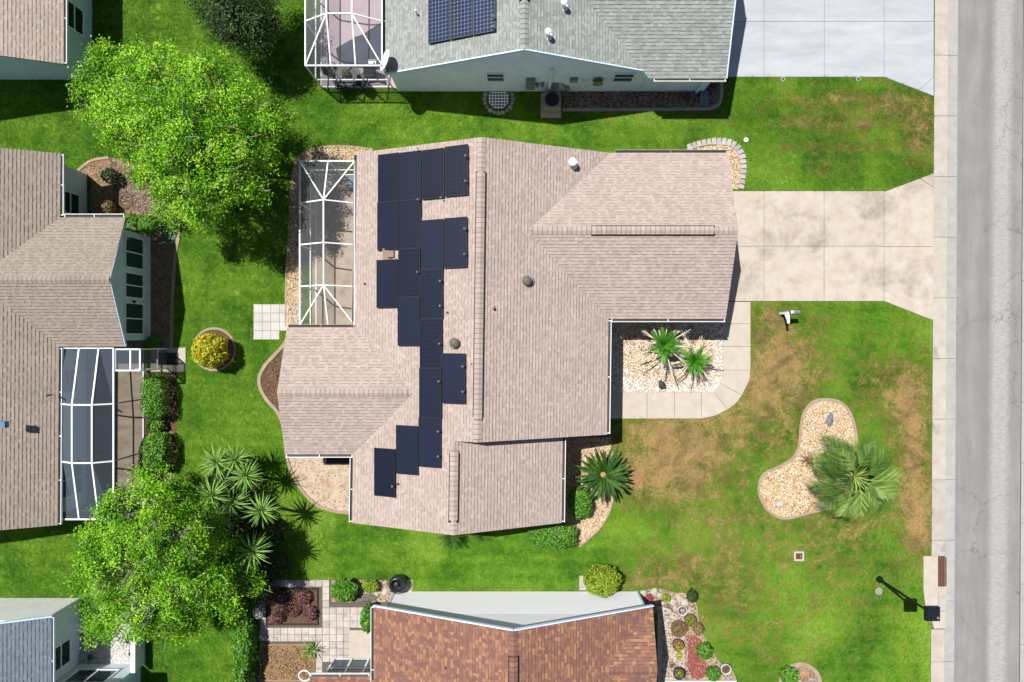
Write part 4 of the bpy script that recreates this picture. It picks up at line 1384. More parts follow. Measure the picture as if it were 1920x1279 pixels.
def gravel(name, poly, density, mat, smin, smax, z=.02, excl=(), chip=False):
    p = pts_in(poly, density, excl)
    pts = np.concatenate([p, np.full((len(p), 1), z) + NR.uniform(0, .02, (len(p), 1))], 1)
    return scatter(name, pts, chip_proto() if chip else stone_proto(), mat, smin, smax, .5, not chip)

def bed(poly, mat, z=.018, name='planting_bed', no_grass=True):
    m = MB(); m.prism(poly, -.03, z)
    o = structure(name, m, mat)
    if no_grass: EXCL.append([tuple(p) for p in poly])
    return o

def edging(root, line, w=.11, z=.07, mat=None, closed=False, name='edging'):
    m = MB(); m.strip(line, w, -.02, z, closed)
    return m.build(name, mat or EDGING, root)

# ------------------------------------------------------------------ beds and pavings
# gravel strip round the pool cage
pl = smooth_line(G([(700, 281), (650, 275), (600, 277), (565, 290), (549, 330), (543, 420), (537, 520), (536, 612)]), 6, False)
poly = list(pl) + G([(566, 612), (566, 305), (700, 305)])
b = bed(poly, SOIL_TAN); edging(b, pl, .1, .06)
gravel('gravel', poly, 420, ST_TAN, .05, .09)
# curved bed on the west side
pl = smooth_line(G([(541, 622), (536, 642), (519, 662), (498, 685), (487, 708), (489, 728), (501, 750), (520, 772), (532, 800), (538, 852)]), 6, False)
poly = list(pl) + G([(575, 852), (575, 622)])
b = bed(poly, SOIL); edging(b, pl, .17, .08)
gravel('bark_mulch', poly, 300, ST_BROWN, .05, .11, chip=True)
# sand patch behind the low roof
pl = smooth_line(G([(538, 852), (541, 868), (550, 892), (566, 919), (592, 945), (625, 958), (662, 963)]), 6, False)
poly = list(pl) + G([(690, 963), (690, 840), (538, 840)])
b = bed(poly, plain('sand_patch', [A(210, 178, 146), A(228, 204, 176), A(238, 220, 198)], .95, 2.0, 70, .14, blot=(A(176, 140, 112), 2.4, .55, .72)))
edging(b, pl, .14, .07)
gravel('gravel', poly, 60, ST_MIX, .03, .06)
m = MB(); m.box((*P(636, 862)[:2], .045), (1.15, .34, .05))  # thin near-black box laid flat on the sand
rect_o = m.build('rectangle', plain('rect_black', [(.03, .03, .034, 1)], .9, 6, 60, .3)); tag(rect_o, 'black flat rectangle on the sand patch under the low roof eave', 'mat')
# paving pad and stepping slabs west of the cage
root = bed(G([(475, 570), (541, 570), (541, 622), (522, 622), (522, 637), (475, 637)]), JOINT, .012, 'paved_pad')
sl = []
for i in range(4):
    for j in range(4):
        if i == 3 and j == 3: continue
        x0, y0 = 476 + i * 16.2, 570.5 + j * 16.6
        sl.append(G([(x0, y0), (x0 + 16.2, y0), (x0 + 16.2, y0 + 16.6), (x0, y0 + 16.6)]))
slabs(root, sl, .05, PAVER_W, 'paver', .006)
root = bed(G([(541, 571), (566, 571), (566, 616), (541, 616)]), CONC_GREY, .04, 'concrete_pad')
# floor of the pool cage
b = bed(G([(586, 328), (700, 328), (700, 614), (586, 614)]), plain('deck_concrete', [A(196, 176, 150), A(212, 194, 170), A(222, 206, 184)], .9, 1.1, 60, .08, blot=(A(170, 150, 130), 1.6, .55, .75)), .06, 'pool_deck')
# bed east of the low wing
pl = smooth_line(G([(1146, 838), (1152, 880), (1151, 925), (1140, 965), (1118, 997), (1086, 1024)]), 6, False)
poly = list(pl) + G([(1040, 1010), (1010, 975), (1030, 975), (1030, 820), (1146, 820)])
b = bed(poly, SOIL_TAN); edging(b, pl, .1, .06)
gravel('gravel', poly, 420, ST_TAN, .05, .085)
# front gravel bed inside the walk
outer = G([(1100, 560), (1355, 560), (1355, 704), (1348, 722), (1335, 735), (1100, 735)])
b = bed(outer, SOIL_TAN, .024)
inner = smooth_line(G([(1165, 640), (1200, 600), (1280, 600), (1340, 622), (1336, 690), (1320, 716), (1240, 716), (1190, 715), (1168, 690)]), 4)
fp = pts_in(outer, 440)
wt = ~pip(fp[:, 0] + NR.normal(0, .2, len(fp)), fp[:, 1] + NR.normal(0, .2, len(fp)), inner) | (NR.random(len(fp)) < .3)
fz = np.concatenate([fp, .03 + NR.uniform(0, .02, (len(fp), 1))], 1)
scatter('gravel', fz[~wt], stone_proto(), ST_TAN, .05, .09, .5, True)
scatter('white_gravel', fz[wt], stone_proto(), ST_WHITE, .05, .09, .5, True)
# bean bed on the front lawn
BEAN = smooth_line(G([(1545, 749), (1572, 753), (1592, 771), (1602, 800), (1606, 835), (1600, 880), (1590, 925), (1556, 950), (1515, 962), (1470, 972), (1441, 958),
                      (1425, 932), (1423, 909), (1433, 888), (1462, 874), (1487, 858), (1498, 834), (1501, 800), (1508, 772), (1525, 753)]), 5)
b = bed(BEAN, SOIL_TAN); edging(b, BEAN, .13, .07, None, True)
gravel('gravel', BEAN, 420, ST_TAN, .05, .085)
# round bed low on the right
RB_ = [P(1500 + 37 * math.cos(a * PI / 14), 1282 + 37 * math.sin(a * PI / 14)) for a in range(28)]
RB_ = [Vector(p[:2]) for p in RB_]
b = bed(RB_, SOIL_TAN); edging(b, RB_, .2, .08, None, True); gravel('gravel', RB_, 300, ST_MIX, .05, .1)
# block edged bed at the garage corner
line = smooth_line(G([(1288, 279), (1312, 270), (1340, 266), (1366, 268), (1384, 280), (1392, 302), (1392, 330), (1388, 355)]), 24, False)
poly = list(line) + G([(1340, 355), (1340, 300), (1288, 300)])
b = bed(poly, SOIL_TAN); gravel('gravel', poly, 420, ST_TAN, .05, .09)
L_ = [0.0]
for i in range(1, len(line)): L_.append(L_[-1] + (line[i] - line[i - 1]).length)
nb = 19
blk = []
for k in range(3):
    m = MB(); s = .1; w_ = .15 + .01 * k
    m.prism([(-s, -w_ + .02), (s, -w_), (s, w_), (-s, w_ - .02)], -.03, .1, .012); blk.append(m.mesh('edging_block', BLOCK))
for k in range(nb):
    t = (k + .5) / nb * L_[-1]
    i = max(j for j in range(len(L_)) if L_[j] <= t); i = min(i, len(line) - 2)
    p = line[i] + (line[i + 1] - line[i]) * ((t - L_[i]) / (L_[i + 1] - L_[i]))
    d = line[i + 1] - line[i]
    M = Matrix.Translation((p.x, p.y, 0)) @ Matrix.Rotation(math.atan2(d.y, d.x) + R.uniform(-.06, .06), 4, 'Z')
    place('edging_block', R.choice(blk), b, M)
# bed under the big oak
pl1 = smooth_line(G([(147, 320), (172, 302), (205, 296)]), 5, False)
pl2 = smooth_line(G([(318, 385), (336, 410), (336, 442), (331, 470), (326, 520), (323, 590), (322, 652)]), 6, False)
poly = list(pl1) + G([(240, 296), (290, 340)]) + list(pl2) + G([(283, 652), (283, 440), (170, 404), (170, 335), (152, 330)])
b = bed(poly, plain('tan_mulch_ground', [A(150, 118, 92), A(196, 168, 138)], .95, 2.5, 60, .3)); edging(b, pl1, .14, .07); edging(b, pl2, .16, .08)
gravel('bark_mulch', poly, 150, ST_STRAW, .05, .12, chip=True)
gp = G([(205, 300), (290, 340), (334, 410), (330, 470), (300, 470), (262, 400), (212, 365)])
gravel('gravel', gp, 420, ST_MIX, .05, .1)
M_RING = MB(); c = P(236, 377)
M_RING.lathe((c.x, c.y, .02), [(.2, 0), (.25, .06), (.36, .06), (.42, 0)], 24)
o = M_RING.build('mulch_ring', plain('mulch_ring', [A(110, 84, 62), A(150, 120, 92)], .95, 14, 60, .4)); tag(o, 'round raised ring of brown mulch in the bed under the oak', 'ring')
# strip by the hedges, step slab
b = bed(G([(268, 697), (330, 697), (334, 780), (326, 900), (268, 900)]), SOIL)
gravel('bark_mulch', G([(268, 697), (330, 697), (334, 780), (326, 900), (268, 900)]), 200, ST_BROWN, .05, .1, chip=True)
b = bed(G([(284, 652), (349, 652), (349, 697), (284, 697)]), CONC_WALK, .06, 'step_slab')
m = MB(); m.box((*P(316, 673)[:2], .072), (.98, .58, .024)); mt = m.build('rectangle', plain('ribbed_mat', [(.035, .034, .034, 1)], .95, 20, 90, .4))
tag(mt, 'dark mat on the pale step slab beside the screen room', 'mat')
# floors of the two lanais
b = bed(G([(150, 640), (270, 640), (270, 970), (150, 970)]), plain('lanai_floor', [A(150, 138, 120), A(176, 162, 142), A(190, 178, 158)], .9, 1.4, 60, .1, stretch=(.6, 2, 1)), .05, 'lanai_floor')
b = bed(G([(604, -200), (750, -200), (750, 166), (604, 166)]), PINK, .05, 'patio_floor')
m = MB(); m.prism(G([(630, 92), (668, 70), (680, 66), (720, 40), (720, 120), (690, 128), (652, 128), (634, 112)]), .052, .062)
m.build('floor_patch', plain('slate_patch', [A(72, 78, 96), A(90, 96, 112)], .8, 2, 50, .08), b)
# white gravel court
poly = G([(150, 1150), (270, 1150), (270, 1244), (150, 1244)])
b = bed(poly, plain('pale_bed', [A(206, 202, 196), A(226, 222, 216)], .9), .018)
gravel('white_gravel', poly, 420, ST_WHITE, .04, .075)
# gravel bed along the north neighbour's wall
pl = smooth_line(G([(1055, 206), (1200, 206), (1300, 205), (1332, 204), (1347, 196), (1352, 180), (1352, 150)]), 5, False)
poly = list(pl) + G([(1352, 130), (1055, 130)])
b = bed(poly, SOIL); edging(b, pl, .16, .08, CONC_GREY); gravel('river_gravel', poly, 420, ST_MIX, .05, .1, .02, [[(-5.33, 11.68), (8.98, 11.68), (8.98, 22), (-5.33, 22)]])
# paved garden by the brown roofed house
gout = G([(487, 1086), (735, 1086), (760, 1100), (760, 1300), (475, 1300), (487, 1200)])
b = bed(gout, JOINT, .012, 'garden_paving')
holes = [(499, 1103, 597, 1171), (487, 1206, 592, 1277), (655, 1180, 702, 1234), (604, 1238, 760, 1300), (622, 1086, 735, 1129), (703, 1129, 760, 1300)]
sl = []
for i in range(22):
    for j in range(17):
        x0, y0 = 488 + i * 13.0, 1087 + j * 12.8
        x1, y1 = x0 + 13.0, y0 + 12.8
        if any(x1 > h_[0] + 3 and x0 < h_[2] - 3 and y1 > h_[1] + 3 and y0 < h_[3] - 3 for h_ in holes): continue
        sl.append(G([(x0, y0), (x1, y0), (x1, y1), (x0, y1)]))
slabs(b, sl, .045, PAVER_R, 'paver', .007)
m = MB(); m.prism(G([(655, 1181), (702, 1181), (702, 1233), (655, 1233)]), 0, .06, .008)
m.build('concrete_square', CONC_WALK, b)
RED_BED = G([(500, 1104), (596, 1104), (596, 1170), (500, 1170)])
b1 = bed(RED_BED, SOIL, .03, no_grass=False); edging(b1, RED_BED, .09, .09, plain('dark_timber', [(.03, .026, .024, 1)], .9, 8, 60, .3), True)
gravel('bark_mulch', RED_BED, 160, ST_BROWN, .05, .1, .035, chip=True)
BR_BED = G([(489, 1208), (590, 1208), (590, 1275), (489, 1275)])
b2 = bed(BR_BED, SOIL, .03, no_grass=False); edging(b2, BR_BED, .1, .09, plain('pale_timber', [A(200, 170, 140), A(170, 140, 112)], .9, 8, 60, .2), True)
gravel('bark_mulch', BR_BED, 700, ST_STRAW, .06, .14, .04, chip=True)
SH_BED = G([(622, 1088), (772, 1088), (772, 1112), (742, 1112), (728, 1128), (622, 1128)])
b3 = bed(SH_BED, SOIL_TAN, .03); gravel('gravel', SH_BED, 160, ST_MIX, .05, .12)
# garden on the right of the brown roofed house
pr = smooth_line(G([(1200, 1108), (1230, 1103), (1262, 1110), (1300, 1116), (1307, 1150), (1312, 1180), (1330, 1212), (1346, 1240), (1374, 1262), (1380, 1285)]), 5, False)
poly = list(pr) + G([(1240, 1300), (1240, 1150), (1200, 1150)])
b4 = bed(poly, SOIL_TAN); edging(b4, pr[18:], .09, .06)
gravel('river_gravel', poly, 240, ST_MIX, .05, .11)
RM = smooth_line(G([(1288, 1190), (1306, 1194), (1316, 1205), (1308, 1222), (1322, 1238), (1326, 1256), (1316, 1270), (1298, 1268), (1290, 1250), (1290, 1220)]), 4)
gravel('red_mulch', RM, 700, ST_RED, .05, .1, .03)
wk = bed(G([(1232, 1134), (1254, 1134), (1285, 1165), (1285, 1285), (1232, 1285)]), JOINT, .024, 'garden_path', False)
sl = [G([(1232, y0), (1244 if y0 < 1150 else 1284, y0), (1284, y1), (1232, y1)]) for y0, y1 in ((1136, 1160), (1160, 1187), (1187, 1214), (1214, 1241), (1241, 1268), (1268, 1290))]
slabs(wk, sl, .045, CONC_WALK, 'paver', .008)
m = MB(); m.prism(G([(1246, 1274), (1380, 1274), (1380, 1300), (1246, 1300)]), -.02, .12, .01)
structure('garden_step', m, plain('white_step', [A(236, 234, 230), A(246, 244, 240)], .8))

# ------------------------------------------------------------------ leaves, trees, shrubs
def unit(v):
    return v / np.maximum(np.linalg.norm(v, axis=1, keepdims=True), 1e-6)

def leaf_mesh(name, cen, size, mat, tone, org, up=.6, aspect=.42, ori=None):
    n = len(cen)
    nrm = unit(NR.normal(size=(n, 3)) + np.array([0, 0, up]) + (0 if ori is None else ori * .9))
    a = unit(np.cross(nrm, NR.normal(size=(n, 3))))
    b = np.cross(nrm, a)
    l = (size * NR.uniform(.65, 1.3, n))[:, None]
    w = l * aspect
    V = np.stack([cen - a * l * .5, cen + b * w * .5 + nrm * l * .06, cen + a * l * .5, cen - b * w * .5 + nrm * l * .06], 1).reshape(-1, 3)
    F = np.arange(4 * n).reshape(n, 4)
    return np_mesh(name, V, F, mat, np.clip(tone, 0, 1), org)

def tree(name, label, cat, base, lobes, clumps, per, size, mat, trunk_r=.2, group=None, sig=.3, bark=None, fork=1.4, bare=0):
    base = Vector((*P(*base)[:2], 0))
    t = thing(name, label, cat, tuple(base), group)
    org = ORG[t.name]
    cen, ctone, out_, tw = [], [], [], MB()
    lc = [(P(x, y, z), r) for x, y, z, r in lobes]
    mid = sum((c for c, r in lc), Vector()) / len(lc)
    fk = Vector((base.x * .8 + mid.x * .2, base.y * .8 + mid.y * .2, fork))
    tr = MB(); tr.tube([base - Vector((0, 0, .1)), base + Vector((0, 0, .35)), base.lerp(fk, .6), fk], trunk_r * 1.25, 9, trunk_r)
    tot = sum(r[0] * r[1] for c, r in lc)
    for c, r in lc:
        a_ = fk.lerp(c, .45) + Vector((R.uniform(-.2, .2), R.uniform(-.2, .2), .25))
        tw.tube([fk - Vector((0, 0, .1)), a_, c - Vector((0, 0, r[2] * .7))], trunk_r * .55, 6, trunk_r * .2)
        n = max(3, int(clumps * r[0] * r[1] / tot))
        for _ in range(n):
            d = NR.normal(size=3); d[2] = abs(d[2]) * 1.1 - .2; d /= np.linalg.norm(d)
            k = R.uniform(.35, 1.0) ** .6
            p = Vector((c.x + d[0] * r[0] * k, c.y + d[1] * r[1] * k, c.z + d[2] * r[2] * k))
            cen.append(p); out_.append((d[0] * .8 + R.gauss(0, .35), d[1] * .8 + R.gauss(0, .35), d[2] + .25)); ctone.append(R.choice((-.3, -.1, .05, .2)) + R.uniform(-.08, .08))
            if R.random() < .5:
                c_ = c - Vector((0, 0, r[2] * .7)); m_ = c_.lerp(p, .55) + Vector((R.uniform(-.12, .12), R.uniform(-.12, .12), R.uniform(0, .15)))
                tw.tube([c_, m_, p], .022, 4, .012, False)
                for _k in range(bare):
                    q_ = p + Vector((R.gauss(0, .28), R.gauss(0, .28), R.uniform(-.02, .3)))
                    tw.tube([m_, p.lerp(q_, .4), q_], .018, 3, .009, False)
    tr.build('trunk', bark or BARK, t, True)
    tw.build('limbs', bark or BARK, t, kind='stuff')
    cc = np.repeat(np.array([tuple(c) for c in cen]), per, 0)
    tn = np.repeat(np.array(ctone), per) + NR.uniform(.12, .88, len(cc))
    s3 = np.array([sig, sig, sig * .7])
    cc = cc + NR.normal(size=cc.shape) * s3
    cc[:, 2] = np.maximum(cc[:, 2], .3)
    oo = unit(np.repeat(np.array(out_), per, 0) + (NR.normal(size=cc.shape) * .25)) * 2.0
    o = bpy.data.objects.new('crown', leaf_mesh('crown', cc, size, mat, tn, org, .45, .42, oo)); link(o, t)
    return t

def shrub(name, label, cat, c, rad, n, size, mat, group=None, box=2.0, up=.5, stem=True, z0=None):
    """c = (px, py, z) of the middle as seen; rad = radii; box > 2 clips it to a trimmed block"""
    cw = P(*c)
    t = thing(name, label, cat, (cw.x, cw.y, 0), group)
    org = ORG[t.name]
    d = unit(NR.normal(size=(n, 3)))
    d[:, 2] = np.where(d[:, 2] < -.55, -d[:, 2], d[:, 2])
    if box > 2:
        d = d / (np.sum(np.abs(d) ** box, axis=1, keepdims=True) ** (1 / box))
    k = NR.uniform(.72, 1.04, (n, 1)) ** .7
    lump = 1 + .08 * np.sin(d[:, :1] * 7 + cw.x) * np.cos(d[:, 1:2] * 6 + cw.y)
    cen = np.array([cw.x, cw.y, cw.z]) + d * k * lump * np.array(rad)
    cen[:, 2] = np.maximum(cen[:, 2], .03)
    me = leaf_mesh('foliage', cen, size, mat, NR.uniform(.05, .95, n), org, up, .5, d)
    o = bpy.data.objects.new('foliage', me); link(o, t)
    if stem:
        m = MB()
        for _ in range(6):
            a = R.uniform(0, 2 * PI)
            q_ = Vector((cw.x + math.cos(a) * rad[0] * .55, cw.y + math.sin(a) * rad[1] * .55, cw.z + rad[2] * .2))
            m.tube([(cw.x + R.uniform(-.05, .05), cw.y + R.uniform(-.05, .05), -.02), (q_ + Vector((cw.x, cw.y, 0))) / 2, q_], .025, 5, .01, False)
        m.build('stem', BARK, t)
    return t

def blade_mesh(name, L, w, mat, droop=.35, n=4, tone=.5):
    """one sword leaf along +x, folded, arching down"""
    m = MB()
    rows = []
    for i in range(n + 1):
        s = i / n
        ww = w * (.55 + .9 * s - 1.42 * s * s) if i < n else .002
        x = L * s; z = -droop * L * s * s
        rows.append([(x, -ww, z + ww * .5), (x, 0, z), (x, ww, z + ww * .5)])
    for i in range(n):
        m.tone = min(1, tone + R.uniform(-.1, .1) + .15 * i / n)
        for k in (0, 1):
            m.face([rows[i][k], rows[i + 1][k], rows[i + 1][k + 1], rows[i][k + 1]])
    return m.mesh(name, mat)

def frond_mesh(name, L, pairs, ll, lw, mat, rise=.2, droop=.5, ldroop=.3, fwd=.5, t0=.12, stalk=None, tone=.5, vee=.25):
    """a feather frond along +x"""
    m = MB()
    def pt(s): return Vector((L * (s - .12 * s * s * droop), 0, L * (rise * s - droop * s * s)))
    m.tone = min(1, tone + .25)
    m.tube([pt(s / 6) for s in range(7)], .012 * L + .004, 4, .004, False)
    for i in range(pairs):
        s = t0 + (1 - t0) * (i + .5) / pairs
        p = pt(s); d = (pt(min(1, s + .02)) - pt(s - .02)).normalized()
        env = math.sin(PI * min(1, .18 + .8 * s)) ** .6
        for sg in (-1, 1):
            l = ll * env * R.uniform(.85, 1.1)
            dirn = (d * (fwd + .5 * s) + Vector((0, sg, 0)) + Vector((0, 0, vee))).normalized()
            q1 = p + dirn * l * .5
            q2 = p + dirn * l + Vector((0, 0, -ldroop * l)) 
            sd = d * lw
            m.tone = max(0, min(1, tone + R.uniform(-.3, .3)))
            m.face([p - sd * .5, q1 - sd * .5, q1 + sd * .5, p + sd * .5])
            m.face([q1 - sd * .5, q2, q1 + sd * .5])
    return m.mesh(name, mat)

def rosette(t, c, meshes, n, lo, hi, name, smin=.85, smax=1.1, twist=.3):
    """n leaves spread about c; lo, hi = elevation range (radians) from the outer to the inner leaves"""
    for i in range(n):
        a = i * 2.39996 + R.uniform(-.12, .12)
        e = lo + (hi - lo) * (i / max(n - 1, 1)) ** 1.1
        M = Matrix.Translation(c) @ Matrix.Rotation(a, 4, 'Z') @ Matrix.Rotation(-e, 4, 'Y') @ Matrix.Rotation(R.uniform(-twist, twist), 4, 'X') @ Matrix.Scale(R.uniform(smin, smax), 4)
        place(name, R.choice(meshes), t, M)

# the big trees
tree('oak_tree', 'large bright green spreading tree with grey twigs at the upper left', 'tree', (405, 298),
     [(215, 140, 3.6, (1.4, 1.2, .9)), (185, 190, 3.2, (1.0, 1.0, .8)), (300, 150, 4.6, (1.7, 1.4, 1.2)), (390, 165, 4.8, (1.6, 1.3, 1.2)), (250, 220, 4.6, (1.6, 1.5, 1.1)),
      (345, 250, 5.8, (1.9, 1.8, 1.3)), (440, 205, 4.8, (1.3, 1.2, 1.0)), (425, 285, 5.4, (1.6, 1.5, 1.2)), (485, 240, 4.4, (1.1, 1.1, .9)), (305, 315, 4.6, (1.5, 1.3, 1.0)),
      (375, 345, 5.0, (1.6, 1.5, 1.1)), (335, 385, 3.4, (1.1, .9, .8)), (455, 335, 4.8, (1.2, 1.2, .9)), (405, 400, 3.6, (1.1, .8, .7)), (265, 285, 3.4, (.8, .7, .6)), (490, 300, 4.4, (.9, 1.0, .8)),
      (352, 268, 6.3, (1.1, 1.0, .7)), (395, 240, 5.6, (1.0, .9, .7)), (165, 150, 2.8, (.5, .6, .4)), (190, 100, 3.2, (.6, .5, .4)), (525, 225, 3.6, (.6, .5, .4)), (240, 250, 3.4, (.7, .7, .5)), (360, 425, 2.6, (.7, .5, .5)), (420, 125, 3.2, (.8, .5, .5))],
     640, 135, .108, LEAF_OAK, .24, sig=.17, bare=2)
tree('dense_tree', 'dense dark green round tree cut by the top edge beside the white screen cage', 'tree', (478, 62),
     [(440, 30, 3.0, (1.5, 1.4, 1.3)), (475, 60, 2.6, (1.0, 1.0, .9)), (410, 0, 2.8, (1.1, 1.1, 1.0)), (450, -30, 3.2, (1.6, 1.4, 1.3)), (490, 20, 2.6, (.8, 1.0, .9))],
     300, 75, .12, LEAF_DARK, .16, sig=.2)
tree('broadleaf_tree', 'wide bright green tree beside the yuccas at the lower left', 'tree', (372, 1000),
     [(190, 1030, 3.4, (1.3, 1.3, .9)), (250, 960, 4.0, (1.5, 1.3, 1.1)), (310, 930, 3.6, (1.2, 1.0, .9)), (240, 1060, 4.4, (1.6, 1.5, 1.2)), (330, 1010, 5.0, (1.7, 1.6, 1.3)),
      (200, 1150, 3.2, (1.2, 1.0, .8)), (290, 1130, 4.2, (1.6, 1.4, 1.1)), (380, 1070, 4.2, (1.5, 1.3, 1.1)), (330, 1165, 3.2, (1.1, .9, .8)), (410, 1125, 3.2, (1.2, 1.0, .8)),
      (370, 970, 3.2, (1.0, .9, .8)), (450, 1090, 2.6, (1.0, .9, .7)), (225, 1000, 3.6, (1.2, 1.1, .9)), (395, 1012, 3.4, (1.0, .9, .8)), (446, 1062, 3.0, (.9, .8, .7)), (318, 1003, 6.0, (1.1, 1.0, .7)), (350, 1030, 5.6, (1.0, .9, .7)), (165, 1000, 2.8, (.6, .5, .4)), (155, 1085, 2.8, (.6, .6, .4)), (185, 1185, 2.6, (.7, .5, .4)), (270, 905, 2.8, (.7, .5, .4)), (225, 935, 3.0, (.7, .5, .4)), (265, 1190, 2.6, (.6, .5, .4)), (430, 1020, 2.4, (.7, .6, .5))],
     560, 135, .108, LEAF_OAK, .22, sig=.17, bare=2)

# yuccas
YB = [blade_mesh('leaf', .68, .034, LEAF_YUCCA, d_, 4, tn) for d_, tn in ((.15, .3), (.3, .5), (.45, .7), (.25, .85))]
yl = [(407, 866, 2.4, 'highest on the left of the cluster'), (441, 861, 2.3, 'top right pair, at the lawn edge'), (461, 892, 2.5, 'below and right of the top pair'),
      (320, 917, 2.6, 'leftmost, nearest the hedges'), (397, 929, 3.0, 'in the middle of the cluster, largest'), (436, 944, 2.2, 'shaded one right of the largest head'),
      (491, 957, 2.8, 'standing alone farthest right'), (402, 982, 3.1, 'straight below the largest head'), (474, 1033, 3.2, 'lowest of the cluster, above the paved garden')]
for i, (px, py, z, d_) in enumerate(yl):
    c = P(px, py, z)
    g_ = P(px, py, 0); bs_ = (c.x + (g_.x - c.x) * .75 + R.uniform(-.1, .1), c.y + (g_.y - c.y) * .75 + R.uniform(-.1, .1))
    t = thing('yucca', 'yucca with spiky pale green leaf head, ' + d_, 'yucca', (bs_[0], bs_[1], 0), 'spiky yuccas beside the lower left tree')
    m = MB(); m.tube([(bs_[0], bs_[1], -.1), ((bs_[0] + c.x) / 2 + .06, (bs_[1] + c.y) / 2, z * .5), tuple(c)], .1, 8, .05); m.build('trunk', TRUNK, t)
    rosette(t, c, YB, 64, -.75, 1.35, 'leaf', 1.0, 1.35)

UG = 'dark understory shrubs beneath the yuccas'
for (px, py, r, d_) in ((420, 900, .7, 'upper left, between the top yuccas'), (470, 925, .75, 'upper right'), (440, 985, .8, 'middle'), (500, 1000, .7, 'right, at the lawn'), (440, 1050, .8, 'lower, beside the big tree'), (515, 1060, .6, 'lowest right, near the paving'), (478, 1098, .9, 'tallest, at the corner of the dark raised bed'), (370, 945, .8, 'left, touching the big tree')):
    shrub('understory_shrub', 'low dark shrub under the yuccas, ' + d_, 'shrub', (px, py, .6), (r * 1.15, r * 1.05, .55), 900, .16, LEAF_DARK, UG, up=.3)
# sago palm by the low wing
c = P(1130, 889, .95)
t = thing('sago_palm', 'dark green sago palm with a tan centre in the gravel bed by the low wing', 'palm', (c.x, c.y, 0))
m = MB(); m.lathe((c.x, c.y, -.05), [(.2, 0), (.24, .4), (.2, .9), (.14, 1.05)], 12); m.build('trunk', TRUNK, t)
m = MB(); m.lathe((c.x, c.y, 1.0), [(.17, 0), (.17, .06), (.11, .1), (.001, .13)], 14); m.build('heart', plain('sago_heart', [A(200, 140, 90), A(226, 190, 150)], .9, 20), t)
SG = [frond_mesh('frond', 1.35, 26, .15, .05, LEAF_SAGO, .18, .3, .1, .6, .08, None, tn, .35) for tn in (.2, .4, .6)]
rosette(t, c, SG, 40, .02, .75, 'frond', .9, 1.05)

# feather palm on the bean bed
c = P(1600, 893, 2.0)
t = thing('palm_tree', 'large grey green feather palm overhanging the bean shaped gravel bed', 'palm', (c.x, c.y, 0))
m = MB(); m.tube([(c.x, c.y, -.1), (c.x + .03, c.y, 1.0), tuple(c)], .24, 10, .2); m.build('trunk', TRUNK, t)
FP = [frond_mesh('frond', 1.75, 19, .95, .036, LEAF_PALM, .35, .62, .42, .95, .40, None, tn, .12) for tn in (.25, .4, .55, .7)]
rosette(t, c, FP, 40, -.45, 1.0, 'frond', .85, 1.2, .8)
m = MB()
for k in range(6):
    a = R.uniform(0, 6.28); m.tube([c, c + Vector((math.cos(a) * .15, math.sin(a) * .15, .25))], .05, 6, .02)
m.build('crown_shaft', plain('orange_fibre', [A(170, 110, 70), A(200, 150, 100)], .9, 20), t)
m = MB(); c2 = P(1545, 864, .3); m.lathe((c2.x, c2.y, -.02), [(.26, 0), (.3, .15), (.22, .3), (.001, .34)], 14)
o = m.build('boulder', plain('dark_boulder', [A(84, 76, 78), A(120, 110, 110)], .9, 10, 60, .3), None, True); tag(o, 'dark grey boulder half under the feather palm fronds', 'boulder')

# pygmy date palms in the front gravel bed
DP = [frond_mesh('frond', .95, 24, .26, .026, LEAF_DATE, .35, .4, .2, .8, .1, None, tn, .25) for tn in (.25, .5, .75)]
def dry_stalk(L):
    m = MB(); m.tone = .5
    m.tube([(0, 0, 0), (L * .5, 0, .1), (L, 0, -.05 * L)], .035, 5, .014)
    m.tube([(L * .55, 0, .08), (L * .9, .1, .02)], .01, 4, .004); m.tube([(L * .6, 0, .07), (L * .95, -.1, 0)], .01, 4, .004)
    return m.mesh('dry_frond', STRAW)
DS = [dry_stalk(1.15), dry_stalk(1.3), dry_stalk(1.5)]
for (px, py, z, nf, sc, ng, lab) in ((1243, 647, 1.5, 24, 1.0, 24, 'taller green date palm with pale dry fronds against the garage eave'),
                                     (1299, 675, 1.0, 20, .95, 18, 'smaller green date palm on the right of the front gravel bed')):
    c = P(px, py, z)
    t = thing('date_palm', lab, 'palm', (c.x, c.y, 0), 'date palms in the front gravel bed')
    m = MB(); m.tube([(c.x, c.y, -.1), (c.x - .02, c.y + .02, z * .6), tuple(c)], .1, 8, .08); m.build('trunk', TRUNK, t)
    rosette(t, c, DP, nf, .3, 1.4, 'frond', .8 * sc, 1.05 * sc)
    for k in range(ng):
        a = (k / ng) * 2 * PI + R.uniform(-.2, .2)
        M = Matrix.Translation(c + Vector((0, 0, -.05))) @ Matrix.Rotation(a, 4, 'Z') @ Matrix.Rotation(R.uniform(-.4, .12), 4, 'Y') @ Matrix.Scale(R.uniform(.8, 1.15) * sc, 4)
        place('dry_frond', R.choice(DS), t, M)

